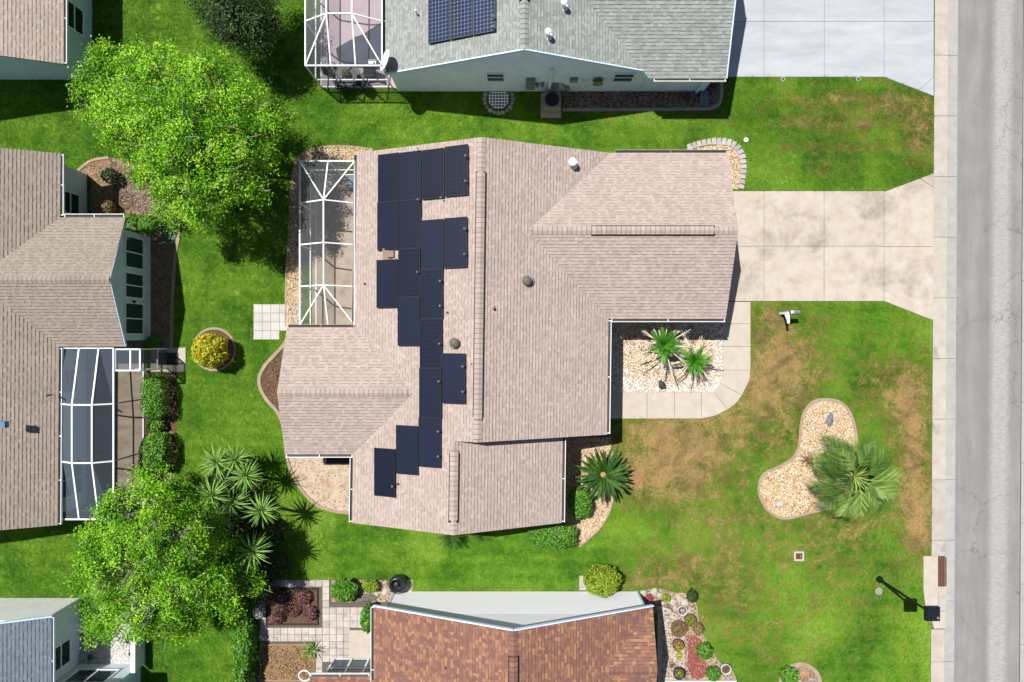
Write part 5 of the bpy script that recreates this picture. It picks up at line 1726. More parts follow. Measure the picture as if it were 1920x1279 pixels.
# shrubs and hedges
shrub('croton_shrub', 'round yellow leaved shrub in a small ring bed on the left lawn', 'shrub', (394, 657, 1.05), (.76, .78, .82), 3000, .13, LEAF_YEL)
ring = smooth_line([Vector(P(402 + 39 * math.cos(a * PI / 8), 655 + 39 * math.sin(a * PI / 8))[:2]) for a in range(16)], 3)
b = bed(ring, SOIL); edging(b, ring, .12, .06, None, True); gravel('bark_mulch', ring, 220, ST_BROWN, .05, .1, chip=True)
HG = 'clipped green shrubs along the west lanai'
shrub('hedge_shrub', 'long clipped green shrub beside the tan lanai floor, first below the step slab', 'shrub', (293, 743, .7), (.5, .98, .62), 3600, .1, LEAF_HEDGE, HG, 4)
shrub('hedge_shrub', 'small low green shrub between the two long clipped shrubs', 'shrub', (291, 798, .4), (.4, .3, .35), 800, .1, LEAF_HEDGE, HG)
shrub('hedge_shrub', 'lower long clipped green shrub reaching down towards the yuccas', 'shrub', (297, 846, .7), (.5, .85, .62), 3200, .1, LEAF_HEDGE, HG, 4)
shrub('hedge_shrub', 'narrow dark green shrub hugging the lanai screen wall', 'shrub', (276, 860, .6), (.22, 1.0, .5), 1500, .1, LEAF_DARK, HG, 3)
HW = 'clipped shrubs above the three big windows'
shrub('box_shrub', 'clipped square green shrub at the corner of the white gutter, left one of two', 'shrub', (247, 419, .7), (.42, .42, .55), 1900, .09, LEAF_HEDGE, HW, 5)
shrub('box_shrub', 'clipped round green shrub beside the green garden hose coil', 'shrub', (281, 421, .7), (.4, .42, .55), 1800, .09, LEAF_HEDGE, HW, 3)
shrub('round_shrub', 'faded olive and brown ball shrub in the shaded corner of the left house', 'shrub', (200, 391, .5), (.38, .38, .42), 1100, .1, LEAF_DRY)
shrub('round_shrub', 'dark round shrub in shade under the left end of the oak', 'shrub', (206, 330, .5), (.35, .35, .4), 800, .1, LEAF_DARK)
shrub('round_shrub', 'small leafy green plant under the lowest of the three big windows', 'shrub', (288, 640, .4), (.3, .28, .3), 500, .1, LEAF_HEDGE)
shrub('hedge_shrub', 'tall green leafy hedge on the left edge of the paved garden', 'hedge', (459, 1215, .8), (.42, 1.25, .7), 4200, .12, LEAF_HEDGE, None, 3)
shrub('hedge_shrub', 'continuing green hedge cut by the bottom picture edge', 'hedge', (455, 1290, .8), (.42, .8, .7), 2600, .12, LEAF_HEDGE, None, 3)
shrub('lime_shrub', 'round lime green shrub against the white gable wall', 'shrub', (1129, 1089, .8), (.84, .7, .7), 3200, .12, LEAF_LIME)
HE = 'dark clipped shrubs round the low wing corner'
shrub('round_shrub', 'dark green shrub directly below the sago palm', 'shrub', (1087, 942, .6), (.55, .72, .5), 2600, .1, LEAF_HEDGE, HE, 2.6)
shrub('round_shrub', 'dark green spreading shrub at the lower corner of the low wing', 'shrub', (1036, 1004, .6), (1.1, .58, .45), 3800, .1, LEAF_HEDGE, HE, 2.6)
shrub('leafy_shrub', 'bright green leafy shrub at the top of the paved garden', 'shrub', (646, 1107, .5), (.62, .5, .45), 1500, .14, LEAF_HEDGE)
shrub('olive_shrub', 'yellowish olive shrub between the leafy shrub and the pale rocks', 'shrub', (695, 1099, .3), (.4, .28, .25), 700, .11, LEAF_LIME)
shrub('leafy_shrub', 'large leaved green plant against the brown roof left gutter', 'shrub', (690, 1158, .7), (.3, .62, .5), 900, .2, LEAF_HEDGE)
shrub('silver_shrub', 'pale silvery shrub in the shade beside the dark raised bed', 'shrub', (486, 1145, .4), (.26, .34, .3), 600, .1, LEAF_SILVER)
for (px, py, r, d_) in ((520, 1158, .28, 'lower left corner of the bed'), (548, 1140, .4, 'middle of the bed'), (580, 1150, .35, 'right edge of the bed'), (570, 1120, .35, 'upper right of the bed'), (525, 1120, .3, 'upper left, in deep shade')):
    shrub('purple_plant', 'purple leaved plant in the dark raised bed, ' + d_, 'plant', (px, py, .25), (r, r, .25), 380, .1, LEAF_PURPLE, 'purple plants in the dark raised bed', stem=False)
for (px, py, d_) in ((170, 1232, 'shaded side'), (247, 1226, 'sunlit side')):
    shrub('small_plant', 'tiny dark plant on the white gravel court, ' + d_, 'plant', (px, py, .12), (.14, .14, .12), 120, .07, LEAF_DARK, 'tiny plants on the white gravel court', stem=False)
GR = 'garden plants right of the brown roof'
shrub('round_shrub', 'dark shrub with pale spots at the lawn corner of the rock garden', 'shrub', (1298, 1117, .35), (.25, .3, .3), 500, .09, LEAF_DARK, GR)
shrub('round_shrub', 'round dark green shrub beside the red mulch, upper of two', 'shrub', (1321, 1221, .4), (.38, .38, .35), 900, .09, LEAF_HEDGE, GR)
shrub('round_shrub', 'round dark green shrub beside the white round pot', 'shrub', (1337, 1263, .35), (.34, .32, .3), 800, .09, LEAF_HEDGE, GR)
shrub('round_shrub', 'olive brown shrub between the barrel pots and the lawn', 'shrub', (1309, 1180, .35), (.24, .28, .25), 420, .1, LEAF_DRY, GR)
shrub('small_plant', 'yellow green plant among the white rocks', 'plant', (1249, 1121, .2), (.2, .18, .18), 260, .09, LEAF_LIME, GR, stem=False)
shrub('round_shrub', 'dark green bush in the round bed at the bottom right', 'shrub', (1481, 1267, .35), (.42, .4, .35), 1100, .1, LEAF_HEDGE)
# strappy plants
SP = [blade_mesh('leaf', .5, .03, LEAF_YUCCA, d_, 3, tn) for d_, tn in ((.2, .3), (.4, .5))]
SPD = [blade_mesh('leaf', .45, .025, LEAF_DRY, d_, 3, tn) for d_, tn in ((.2, .2), (.5, .4))]
SPG = [frond_mesh('frond', .62, 14, .16, .02, LEAF_SAGO, .3, .4, .2, .6, .1, None, tn, .2) for tn in (.3, .6)]
def strappy(label, px, py, z, meshes, n, lo, hi, nm='leaf', s=1.0, group=None, name='strap_plant'):
    c = P(px, py, z)
    t = thing(name, label, 'plant', (c.x, c.y, 0), group)
    m = MB(); m.tube([(c.x, c.y, -.02), tuple(c)], .05, 6, .04); m.build('stem', TRUNK, t)
    rosette(t, c, meshes, n, lo, hi, nm, .8 * s, 1.1 * s)
    return t
strappy('strappy green plant at the corner of the dry brown bed', 583, 1218, .35, SP, 26, .0, 1.2, s=1.1)
strappy('brown withered spiky plant at the waist of the bean shaped bed', 1514, 862, .2, SPD, 40, .1, 1.3, s=.85)
strappy('dead grassy plant in the curved bed left of the roof, upper', 516, 702, .15, SPD, 22, .0, 1.0, s=.8, group='dead plants in the curved bed')
strappy('dead grassy plant in the curved bed left of the roof, lower', 520, 742, .15, SPD, 20, .0, 1.0, s=.8, group='dead plants in the curved bed')
strappy('ferny palm peeping out from under the lower roof edge', 845, 1006, .7, SPG, 22, -.1, .9, 'frond', 1.1, name='fern_palm')
strappy('ferny palm sprout at the roof edge, smaller and further right', 890, 1004, .5, SPG, 12, -.1, .9, 'frond', .6, name='fern_palm')

# ------------------------------------------------------------------ screen cages
def beams(t, segs, w=.055, mat=None, name='beam'):
    for a, b in segs:
        m = MB(); m.bar(a, b, w); m.build(name, mat or WHITE, t)
def screens(t, faces, mat):
    for f in faces:
        m = MB(); m.face(f); m.build('screen_panel', mat, t)

# pool cage of the middle house
t = thing('screen_cage', 'white framed screen cage over the tan deck of the middle house', 'screen cage', (-8, 4, 0))
X0, X1, XR_, Y0, Y1, ZT, ZR = -9.17, -6.79, -7.95, .68, 7.78, 2.5, 3.2
YB = [7.78, 5.96, 4.16, 2.36, .68]
hip0, hip1 = (XR_, 5.96, ZR), (XR_, 2.36, ZR)
segs = [((X0, Y1, ZT), (X0, Y0, ZT)), ((X0, Y1, ZT), (X1, Y1, ZT)), ((X0, Y0, ZT), (X1, Y0, ZT)), ((X1, Y1, ZT + .06), (X1, Y0, ZT + .06)), (hip0, hip1),
        ((X0, Y1, ZT), hip0), ((X1, Y1, ZT), hip0), ((XR_, Y1, ZT), hip0), ((X0, Y0, ZT), hip1), ((X1, Y0, ZT), hip1), ((XR_, Y0, ZT), hip1)]
for y in YB[1:4]: segs += [((X0, y, ZT), (XR_, y, ZR)), ((X1, y, ZT), (XR_, y, ZR))]
beams(t, segs, .052)
beams(t, [((X0, y, 0), (X0, y, ZT)) for y in YB] + [((XR_, Y1, 0), (XR_, Y1, ZT)), ((X1 + .1, Y1, 0), (X1 + .1, Y1, ZT))], .05, None, 'post')
beams(t, [((X0, Y1, .95), (X0, Y0, .95)), ((X0, Y1, .05), (X0, Y0, .05)), ((X0, Y1, .95), (X1, Y1, .95)), ((X0, Y1, .05), (X1, Y1, .05))], .05, None, 'rail')
fc = []
for i in range(4):
    ya, yb = YB[i], YB[i + 1]
    fc.append([(X0, ya, .05), (X0, yb, .05), (X0, yb, ZT), (X0, ya, ZT)])
    if i in (1, 2):
        fc.append([(X0, ya, ZT), (X0, yb, ZT), (XR_, yb, ZR), (XR_, ya, ZR)]); fc.append([(X1, ya, ZT), (XR_, ya, ZR), (XR_, yb, ZR), (X1, yb, ZT)])
for (yy, hp, yb) in ((Y1, hip0, 5.96), (Y0, hip1, 2.36)):
    fc += [[(X0, yy, ZT), (XR_, yy, ZT), hp], [(XR_, yy, ZT), (X1, yy, ZT), hp], [(X0, yy, ZT), hp, (X0, yb, ZT)], [(X1, yy, ZT), (X1, yb, ZT), hp]]
fc += [[(X0, Y1, .05), (XR_, Y1, .05), (XR_, Y1, ZT), (X0, Y1, ZT)], [(XR_, Y1, .05), (X1, Y1, .05), (X1, Y1, ZT), (XR_, Y1, ZT)]]
screens(t, fc, SCREEN)

# cage of the north neighbour
t = thing('screen_cage', 'white framed screen cage over the pink patio at the top edge', 'screen cage', (-7, 14, 0))
X0, X1, Y0, YH, YT, ZT, ZR = -8.93, -5.62, 11.9, 13.82, 19.5, 2.5, 3.2
XA, XB = -7.83, -6.76
segs = [((X0, Y0, ZT), (X1, Y0, ZT)), ((X0, Y0, ZT), (X0, YT, ZT)), ((X1, Y0, ZT), (X1, YT, ZT)), ((XA, YH, ZR), (XB, YH, ZR)), ((X0, YH, ZT), (XA, YH, ZR)), ((X1, YH, ZT), (XB, YH, ZR)),
        ((X0, Y0, ZT), (XA, YH, ZR)), ((X1, Y0, ZT), (XB, YH, ZR)), ((XA, Y0, ZT), (XA, YH, ZR)), ((XB, Y0, ZT), (XB, YH, ZR)), ((XA, YH, ZR), (XA, YT, ZR)), ((XB, YH, ZR), (XB, YT, ZR)),
        ((X0, 15.75, ZT), (XA, 15.75, ZR)), ((X1, 15.75, ZT), (XB, 15.75, ZR)), ((XA, 15.75, ZR), (XB, 15.75, ZR))]
beams(t, segs, .052)
beams(t, [((x, Y0, 0), (x, Y0, ZT)) for x in (X0, XA, XB, X1)] + [((X0, y, 0), (X0, y, ZT)) for y in (YH, 15.75)], .05, None, 'post')
beams(t, [((X0, Y0, .9), (X1, Y0, .9)), ((X0, Y0, .05), (X1, Y0, .05)), ((X0, Y0, .95), (X0, YT, .95)), ((X0, Y0, .05), (X0, YT, .05))], .05, None, 'rail')
fc = [[(a, Y0, .05), (b_, Y0, .05), (b_, Y0, ZT), (a, Y0, ZT)] for a, b_ in ((X0, XA), (XA, XB), (XB, X1))]
fc += [[(X0, a, .05), (X0, b_, .05), (X0, b_, ZT), (X0, a, ZT)] for a, b_ in ((Y0, YH), (YH, 15.75), (15.75, YT))]
fc += [[(X0, Y0, ZT), (XA, Y0, ZT), (XA, YH, ZR)], [(XA, Y0, ZT), (XB, Y0, ZT), (XB, YH, ZR), (XA, YH, ZR)], [(XB, Y0, ZT), (X1, Y0, ZT), (XB, YH, ZR)],
       [(X0, Y0, ZT), (XA, YH, ZR), (X0, YH, ZT)], [(X1, Y0, ZT), (X1, YH, ZT), (XB, YH, ZR)]]
for a, b_ in ((YH, 15.75), (15.75, YT)):
    fc += [[(X0, a, ZT), (XA, a, ZR), (XA, b_, ZR), (X0, b_, ZT)], [(XA, a, ZR), (XB, a, ZR), (XB, b_, ZR), (XA, b_, ZR)], [(X1, a, ZT), (X1, b_, ZT), (XB, b_, ZR), (XB, a, ZR)]]
screens(t, fc, SCREEN)
# garden table and chairs inside it
TD = plain('chair_fabric', [(.02, .024, .04, 1)], .8, 8, 80, .2)
c = P(650, 141, .72)
t = thing('patio_table', 'round glass patio table with a plant pot inside the top screen cage', 'table', (c.x, c.y, .05))
m = MB(); m.lathe((c.x, c.y, .7), [(.5, 0), (.52, .015), (.5, .03)], 24); m.build('table_top', gloss('smoked_glass', (.1, .11, .12, 1), .1, .5), t)
for k in range(4):
    a = k * PI / 2 + .6
    m = MB(); m.tube([(c.x + .4 * math.cos(a), c.y + .4 * math.sin(a), .05), (c.x + .3 * math.cos(a), c.y + .3 * math.sin(a), .7)], .02, 6); m.build('leg', DARK, t)
shrub('table_plant', 'dry brown potted plant standing on the round patio table', 'plant', (648, 137, .9), (.18, .18, .15), 260, .08, LEAF_DRY, stem=False)
def patio_chair(px, py, rz, label):
    c = P(px, py, .4)
    t = thing('patio_chair', label, 'chair', (c.x, c.y, .05), 'dark chairs round the patio table')
    M = Matrix.Translation((c.x, c.y, .05)) @ Matrix.Rotation(rz, 4, 'Z')
    m = MB(); m.box((0, 0, .38), (.48, .48, .06)); place('seat', m.mesh('seat', TD), t, M)
    m = MB(); m.add([(-.24, -.22, .42), (.24, -.22, .42), (.24, -.36, .9), (-.24, -.36, .9), (-.24, -.26, .42), (.24, -.26, .42), (.24, -.4, .9), (-.24, -.4, .9)],
                    [(0, 1, 2, 3), (5, 4, 7, 6), (0, 3, 7, 4), (1, 5, 6, 2), (3, 2, 6, 7)]); place('backrest', m.mesh('backrest', TD), t, M)
    for sx in (-1, 1):
        m = MB(); m.tube([(sx * .25, -.28, .62), (sx * .25, .1, .62), (sx * .24, .22, .58), (sx * .23, .22, .0)], .018, 6); place('armrest', m.mesh('armrest', DARK), t, M)
        m = MB(); m.tube([(sx * .23, -.22, .38), (sx * .23, -.26, 0)], .018, 6); place('leg', m.mesh('leg', DARK), t, M)
patio_chair(624, 133, -1.2, 'dark patio chair left of the round table')
patio_chair(640, 157, .2, 'dark patio chair below the round table, near the screen wall')
patio_chair(676, 155, .9, 'dark patio chair at the lower right of the round table')
patio_chair(692, 136, 1.7, 'dark patio chair right of the round table, against the house')
c = P(698, 116, .4)
t = thing('side_table', 'small white side table in front of the patio chairs', 'table', (c.x, c.y, .06))
m = MB(); m.box((c.x, c.y, .42), (.34, .2, .04)); m.build('table_top', WHITE, t)
m = MB(); m.box((c.x, c.y, .23), (.1, .16, .34)); m.build('leg', WHITE, t)
# lounge seat in the pool cage
c = P(664, 341, .4)
t = thing('patio_chair', 'pale blue cushioned seat at the top corner of the pool cage', 'chair', (c.x, c.y, .06))
m = MB(); m.box((c.x, c.y, .25), (.55, .6, .3)); m.build('seat', plain('grey_wicker', [A(90, 100, 112)], .8), t)
m = MB(); m.box((c.x, c.y, .46), (.5, .55, .12), 0, .92); m.build('cushion', plain('blue_cushion', [A(170, 196, 216)], .8), t)

# west lanai cage with dark solar screen
t = thing('screen_cage', 'white framed lanai roof of dark screen on the left house', 'screen cage', (-18, -4, 0))
X0, X1, Y0, Y1, ZT = -19.62, -17.26, -7.72, -.3, 2.42
XA, XB = -18.75, -17.9
ZA = 2.9
Ys = [-.3, -2.72, -5.2, -7.72]
Zs = [ZT, ZA, ZA, ZT]
segs = []
for xx, zz in ((X0, [ZT] * 4), (X1, [ZT] * 4), (XA, Zs), (XB, Zs)):
    for i in range(3): segs.append(((xx, Ys[i], zz[i]), (xx, Ys[i + 1], zz[i + 1])))
for i in range(4):
    segs += [((X0, Ys[i], ZT), (XA, Ys[i], Zs[i])), ((XA, Ys[i], Zs[i]), (XB, Ys[i], Zs[i])), ((XB, Ys[i], Zs[i]), (X1, Ys[i], ZT))]
beams(t, segs, .06)
beams(t, [((X1, y, 0), (X1, y, ZT)) for y in Ys], .05, plain('grey_frame', [A(150, 166, 180)], .5, bmp=0), 'post')
beams(t, [((X1, Y0, .04), (X1, Y1, .04)), ((X0, Y0, .9), (X1, Y0, .9)), ((X0, Y0, .04), (X1, Y0, .04))], .05, None, 'rail')
fc = []
for i in range(3):
    a, b_, za, zb = Ys[i], Ys[i + 1], Zs[i], Zs[i + 1]
    fc += [[(X0, a, ZT), (X0, b_, ZT), (XA, b_, zb), (XA, a, za)], [(XA, a, za), (XA, b_, zb), (XB, b_, zb), (XB, a, za)], [(XB, a, za), (XB, b_, zb), (X1, b_, ZT), (X1, a, ZT)]]
screens(t, fc, SCREEN_DK)
# little screened entry north-east of it
t = thing('screen_porch', 'small white framed screen porch between the lanai and the step slab', 'screen porch', (-17, -.9, 0))
px0, px1, py0, py1, z = -17.22, -16.15, -1.28, -.36, 2.35
segs = [((px0, py0, z), (px1, py0, z)), ((px0, py1, z), (px1, py1, z)), ((px0, py0, z), (px0, py1, z)), ((px1, py0, z), (px1, py1, z)), (((px0 + px1) / 2 + .12, py0, z), ((px0 + px1) / 2 + .12, py1, z))]
beams(t, segs, .06)
beams(t, [((x, y, 0), (x, y, z)) for x in (px0, px1) for y in (py0, py1)], .05, None, 'post')
beams(t, [((px1, py0, .9), (px1, py1, .9)), ((px0, py0, .9), (px1, py0, .9))], .045, None, 'rail')
screens(t, [[(px0, py0, z), (px1, py0, z), (px1, py1, z), (px0, py1, z)], [(px1, py0, .05), (px1, py1, .05), (px1, py1, z), (px1, py0, z)]], SCREEN_DK)

# ------------------------------------------------------------------ street furniture and yard things
LX, LY = 17.2, -11.16
t = thing('street_lamp', 'tall black street lamp with a square head at the kerb by the storm drain', 'street lamp', (LX, LY, 0))
m = MB(); m.tube([(LX, LY, 0), (LX, LY, 1.2), (LX, LY, 3.95)], .075, 12, .045); m.build('pole', BLACKP, t)
m = MB(); m.lathe((LX, LY, 0), [(.16, 0), (.16, .1), (.11, .22), (.08, .3)], 14); m.build('base', BLACKP, t)
m = MB(); m.box((LX + .02, LY - .01, 4.0), (.58, .58, .16)); m.box((LX + .02, LY - .01, 4.1), (.5, .5, .06)); hd = m.build('lamp_head', BLACKP, t)
m = MB(); m.box((LX + .02, LY - .01, 3.905), (.4, .4, .03)); m.build('lens', gloss('lamp_lens', (.5, .5, .48, 1), .2), hd)
m = MB(); m.lathe((LX + .18, LY - .14, 4.13), [(.05, 0), (.05, .05), (.03, .08)], 10); m.build('photo_cell', ALU, hd)

t = thing('storm_drain', 'beige concrete storm drain top with a rusty iron grate at the kerb', 'storm drain', (19.7, -11.3, 0))
m = MB(); m.prism([(19.26, -10.07), (19.93, -10.07), (19.93, -12.62), (19.5, -12.9), (19.33, -12.3), (19.26, -11.6)], -.03, .07, .012); m.build('slab', CONC_WALK, t)
m = MB(); m.prism([(19.56, -12.72), (19.96, -12.66), (20.3, -12.66), (20.3, -13.46), (19.75, -13.46)], -.03, .062, .012); m.build('slab', CONC_WALK, t)
m = MB(); m.prism([(19.95, -11.5), (20.32, -11.5), (20.32, -12.64), (19.95, -12.64)], -.03, .05, .01); m.build('slab', CONC_KERB, t)
m = MB(); m.prism([(19.945, -10.12), (20.34, -10.12), (20.34, -11.48), (19.945, -11.48)], -.05, .006); gr = m.build('pit', plain('pit_dark', [(.02, .016, .014, 1)], .95), t)
m = MB()
for k in range(4): m.box((19.965 + k * .118, -10.8, .045), (.03, 1.34, .03))
m.build('grate_frame', RUST, t)
bar = MB(); bar.box((0, 0, 0), (.38, .035, .03)); BARM = bar.mesh('grate_bar', RUST)
for k in range(15): place('grate_bar', BARM, t, Matrix.Translation((20.142, -10.16 - k * .092, .05)))

t = thing('mailbox', 'white mailbox post with its arm and box on the lawn by the driveway', 'mailbox', (12.57, 1.29, 0))
m = MB(); m.bar((12.57, 1.29, 0), (12.57, 1.29, 1.42), .11); m.build('post', WHITE, t)
m = MB(); m.box((12.57, 1.29, 1.45), (.14, .14, .06), 0, .5); m.build('post_cap', WHITE, t)
m = MB(); m.bar((12.5, 1.29, 1.12), (12.5, .8, 1.12), .09); m.bar((12.5, 1.25, .75), (12.5, .88, 1.08), .05); m.build('arm', WHITE, t)
m = MB()
prof = [(-.09, 0), (.09, 0), (.09, .12), (.06, .18), (0, .2), (-.06, .18), (-.09, .12)]
vs_ = [(12.7 + y_ * 0 + .0 + dx, 1.3 + y_, 1.17 + z_) for dx in (-.2, .24) for y_, z_ in prof]
n = len(prof)
m.add(vs_, [tuple(range(n)), tuple(reversed(range(n, 2 * n)))] + [(i, n + i, n + (i + 1) % n, (i + 1) % n) for i in range(n)])
bx = m.build('letter_box', plain('mailbox_grey', [A(150, 156, 150)], .5), t)
m = MB(); m.box((12.62, 1.19, 1.3), (.1, .02, .06)); m.build('flag', plain('flag_red', [A(180, 50, 40)], .5), bx)

c = P(1497, 1042)
t = thing('valve_box', 'square pale valve box with a brown lid sunk in the front lawn', 'valve box', (c.x, c.y, 0))
m = MB(); m.box((c.x, c.y, .03), (.46, .44, .1)); m.build('collar', PAVER_R, t)
m = MB(); m.box((c.x, c.y, .085), (.3, .28, .02)); m.build('lid', RUST, t)
m = MB(); m.box((c.x + .07, c.y, .1), (.04, .14, .02)); m.build('handle', ALU, t)
c = P(1647, 1108)
t = thing('valve_cover', 'round grey valve cover in the lawn beside the lamp foot', 'valve cover', (c.x, c.y, 0))
m = MB(); m.lathe((c.x, c.y, 0), [(.17, 0), (.17, .05), (.13, .06)], 18); m.build('collar', CONC_GREY, t)
m = MB(); m.lathe((c.x, c.y, .045), [(.11, 0), (.11, .025), (.001, .03)], 16); m.build('lid', PIPE_GREY, t)
c = P(1398, 263)
t = thing('cleanout_cap', 'small round white cap in the grass beside the block edging', 'cap', (c.x, c.y, 0))
m = MB(); m.lathe((c.x, c.y, 0), [(.1, 0), (.11, .07), (.09, .09), (.001, .095)], 16); m.build('cap', WHITE, t)
m = MB(); m.box((c.x, c.y, .1), (.06, .06, .03)); m.build('plug', WHITE, t)

for (px, d_) in ((1467, 'left'), (1608, 'right')):
    c = P(px, 149)
    t = thing('sprinkler_head', 'small round sprinkler head at the edge of the pale blue driveway, ' + d_ + ' one', 'sprinkler', (c.x, c.y, 0), 'sprinkler heads along the pale blue driveway')
    m = MB(); m.lathe((c.x, c.y, 0), [(.11, 0), (.11, .05), (.06, .055)], 16); m.build('collar', CONC_GREY, t)
    m = MB(); m.lathe((c.x, c.y, .04), [(.05, 0), (.05, .03), (.001, .035)], 12); m.build('cap', DARK, t)
# air conditioner
cx_, cy_ = 1.83, 11.02
b = MB(); b.prism([(1.35, 10.45), (2.3, 10.45), (2.3, 11.6), (1.35, 11.6)], -.02, .08, .012)
pad = b.build('equipment_pad', CONC_WALK); pad['kind'] = 'structure'
t = thing('air_conditioner', 'grey air conditioner with a blue top fan by the pale blue wall', 'air conditioner', (cx_, cy_, .08))
m = MB(); m.prism([(cx_ - .38, cy_ - .36), (cx_ + .38, cy_ - .36), (cx_ + .38, cy_ + .36), (cx_ - .38, cy_ + .36)], .08, .86, .03); m.build('casing', plain('ac_grey', [A(176, 176, 168)], .6), t)
m = MB(); m.lathe((cx_, cy_, .862), [(.32, .0), (.33, .02), (.30, .025)], 28); m.build('fan_ring', DARK, t)
m = MB(); m.lathe((cx_, cy_, .862), [(.3, 0), (.3, .004), (.001, .006)], 28); m.build('fan_well', plain('fan_well_blue', [(.03, .08, .17, 1)], .6), t)
for k in range(3):
    a = k * 2 * PI / 3
    m = MB(); pts = [(cx_ + r_ * math.cos(a + o_), cy_ + r_ * math.sin(a + o_), .872 + h_) for r_, o_, h_ in ((.05, -.4, 0), (.27, -.3, 0), (.28, .4, .015), (.05, .6, .01))]
    m.add(pts + [(x, y, z_ - .004) for x, y, z_ in pts], [(0, 1, 2, 3), (7, 6, 5, 4)]); m.build('fan_blade', plain('fan_blue', [A(110, 170, 215)], .5), t)
m = MB()
for k in range(5):
    rr = .06 + k * .055
    m.tube([(cx_ + rr * math.cos(q_ * PI / 12), cy_ + rr * math.sin(q_ * PI / 12), .895) for q_ in range(25)], .004, 4, cap=False)
m.build('guard', DARK, t)
# round pit with stones
c = P(935, 186)
t = thing('stone_ring', 'round ring of grey stones round a white lattice under the pale blue wall', 'stone ring', (c.x, c.y, 0))
m = MB(); m.lathe((c.x, c.y, 0), [(.5, 0), (.5, .04), (.001, .045)], 24); m.build('base', plain('ring_dark', [(.05, .05, .05, 1)], .9), t)
for k in range(20):
    a = k * 2 * PI / 20
    m = MB(); s = R.uniform(.09, .12)
    m.lathe((c.x + .66 * math.cos(a), c.y + .66 * math.sin(a), -.02), [(s, 0), (s * 1.05, .06), (s * .7, .11), (.001, .12)], 7); m.build('stone', BLOCK, t)
for k in range(7):
    x = -.42 + k * .14; l = math.sqrt(.48 ** 2 - x * x)
    m = MB(); m.box((c.x + x, c.y, .06), (.05, 2 * l, .03)); m.build('lattice_bar', WHITE, t)
    m = MB(); m.box((c.x, c.y + x, .085), (2 * l, .05, .03)); m.build('lattice_bar', WHITE, t)
c = P(1319, 187)
t = thing('splash_block', 'blue grey splash block in the shaded river gravel', 'splash block', (c.x, c.y, 0))
m = MB(); m.box((c.x, c.y, .06), (.3, .66, .1)); m.build('tray', plain('splash_blue', [A(120, 160, 190)], .8), t)
for sx in (-1, 1):
    m = MB(); m.box((c.x + sx * .13, c.y, .13), (.04, .66, .06)); m.build('rim', CONC_GREY, t)
# hose coil
c = P(316, 433)
m = MB()
pts = []
for k in range(170):
    a = k * .3; rr = .26 + .16 * math.sin(k * .11) + R.uniform(-.02, .02)
    pts.append((c.x + rr * math.cos(a), c.y + rr * 1.6 * math.sin(a), .04 + .0009 * k))
m.tube(pts, .022, 5)
o = m.build('garden_hose', plain('hose_green', [A(120, 160, 130), A(170, 196, 170)], .5, 8, 50, .1)); tag(o, 'pale green coiled garden hose on the mulch beside the clipped shrub', 'hose')
# rocks
def rock(label, px, py, s, mat, sq=(1, 1, .6), group=None, rz=0, z=0, cat='rock'):
    c = P(px, py)
    m = MB(); m.lathe((0, 0, 0), [(.001, -.4), (.7, -.3), (1.0, .05), (.8, .55), (.35, .85), (.001, .92)], 9)
    rr = random.Random(px * 7 + py)
    m.v = [(x * s * sq[0] * rr.uniform(.8, 1.15), y * s * sq[1] * rr.uniform(.8, 1.15), max(-.02, zz * s * sq[2] * rr.uniform(.85, 1.1))) for x, y, zz in m.v]
    ca, sa = math.cos(rz), math.sin(rz)
    m.v = [(c.x + x * ca - y * sa, c.y + x * sa + y * ca, z + zz) for x, y, zz in m.v]
    o = m.build('rock', mat); tag(o, label, cat, group); return o
GREY_R = plain('grey_rock', [A(120, 124, 130), A(170, 174, 178)], .9, 9, 50, .3)
PALE_R = plain('pale_rock', [A(206, 192, 176), A(238, 228, 216)], .9, 7, 50, .2)
BLACK_LUMP = plain('black_lump', [(.02, .02, .024, 1), (.05, .05, .055, 1)], .8, 9, 50, .3)
rock('mottled grey long rock on the bean shaped gravel bed', 1555, 788, .3, GREY_R, (.6, 1.2, .7), rz=-.2)
rock('small pale rock with dark stains low in the bean shaped bed', 1464, 945, .24, PALE_R, (1.1, .7, .7), rz=.4)
rock('small black lump at the white gravel edge of the front bed', 1241, 723, .24, BLACK_LUMP, (.8, 1.2, .7), rz=.3)  # low near-black lump on the gravel
rock('orange brown rock in the round bed at the bottom right', 1508, 1263, .3, plain('orange_rock', [A(200, 140, 100), A(230, 180, 140)], .9, 6), (1.1, .7, .6))
rock('red painted block beside the white gable corner', 1217, 1121, .24, plain('red_rock', [A(170, 70, 80)], .8), (1, .9, .7))
for i, (px, py, s, d_) in enumerate(((1206, 1112, .2, 'nearest the white gable'), (1226, 1109, .2, 'topmost'), (1237, 1116, .16, 'above the yellow green plant'), (1243, 1131, .14, 'lower left'), (1262, 1129, .2, 'middle'), (1274, 1122, .2, 'right'),
                                   (1284, 1131, .22, 'farthest right, below the dark shrub'), (1290, 1146, .18, 'lower right'), (1266, 1141, .16, 'left of the white ring pot'), (1254, 1146, .16, 'at the path end'))):
    rock('pale rock of the rock garden, ' + d_, px, py, s, PALE_R, (1, .85, .6), 'pale rocks of the rock garden', rz=i)
for i, (px, py, s, d_) in enumerate(((712, 1098, .2, 'upper'), (722, 1110, .22, 'lower right, by the black pot'), (706, 1114, .16, 'lower left'))):
    rock('pale rock between the olive shrub and the black pot, ' + d_, px, py, s, PALE_R, (1, .8, .6), 'pale rocks by the black pot', rz=i)
rock('long dark grey stone slab below the olive shrub', 686, 1121, .42, plain('dark_slab', [A(110, 102, 96), A(150, 140, 132)], .9, 8), (1.6, .5, .4), rz=.1)
m = MB(); m.prism(G([(1086, 1079), (1102, 1079), (1102, 1106), (1086, 1106)]), -.02, .06, .01)
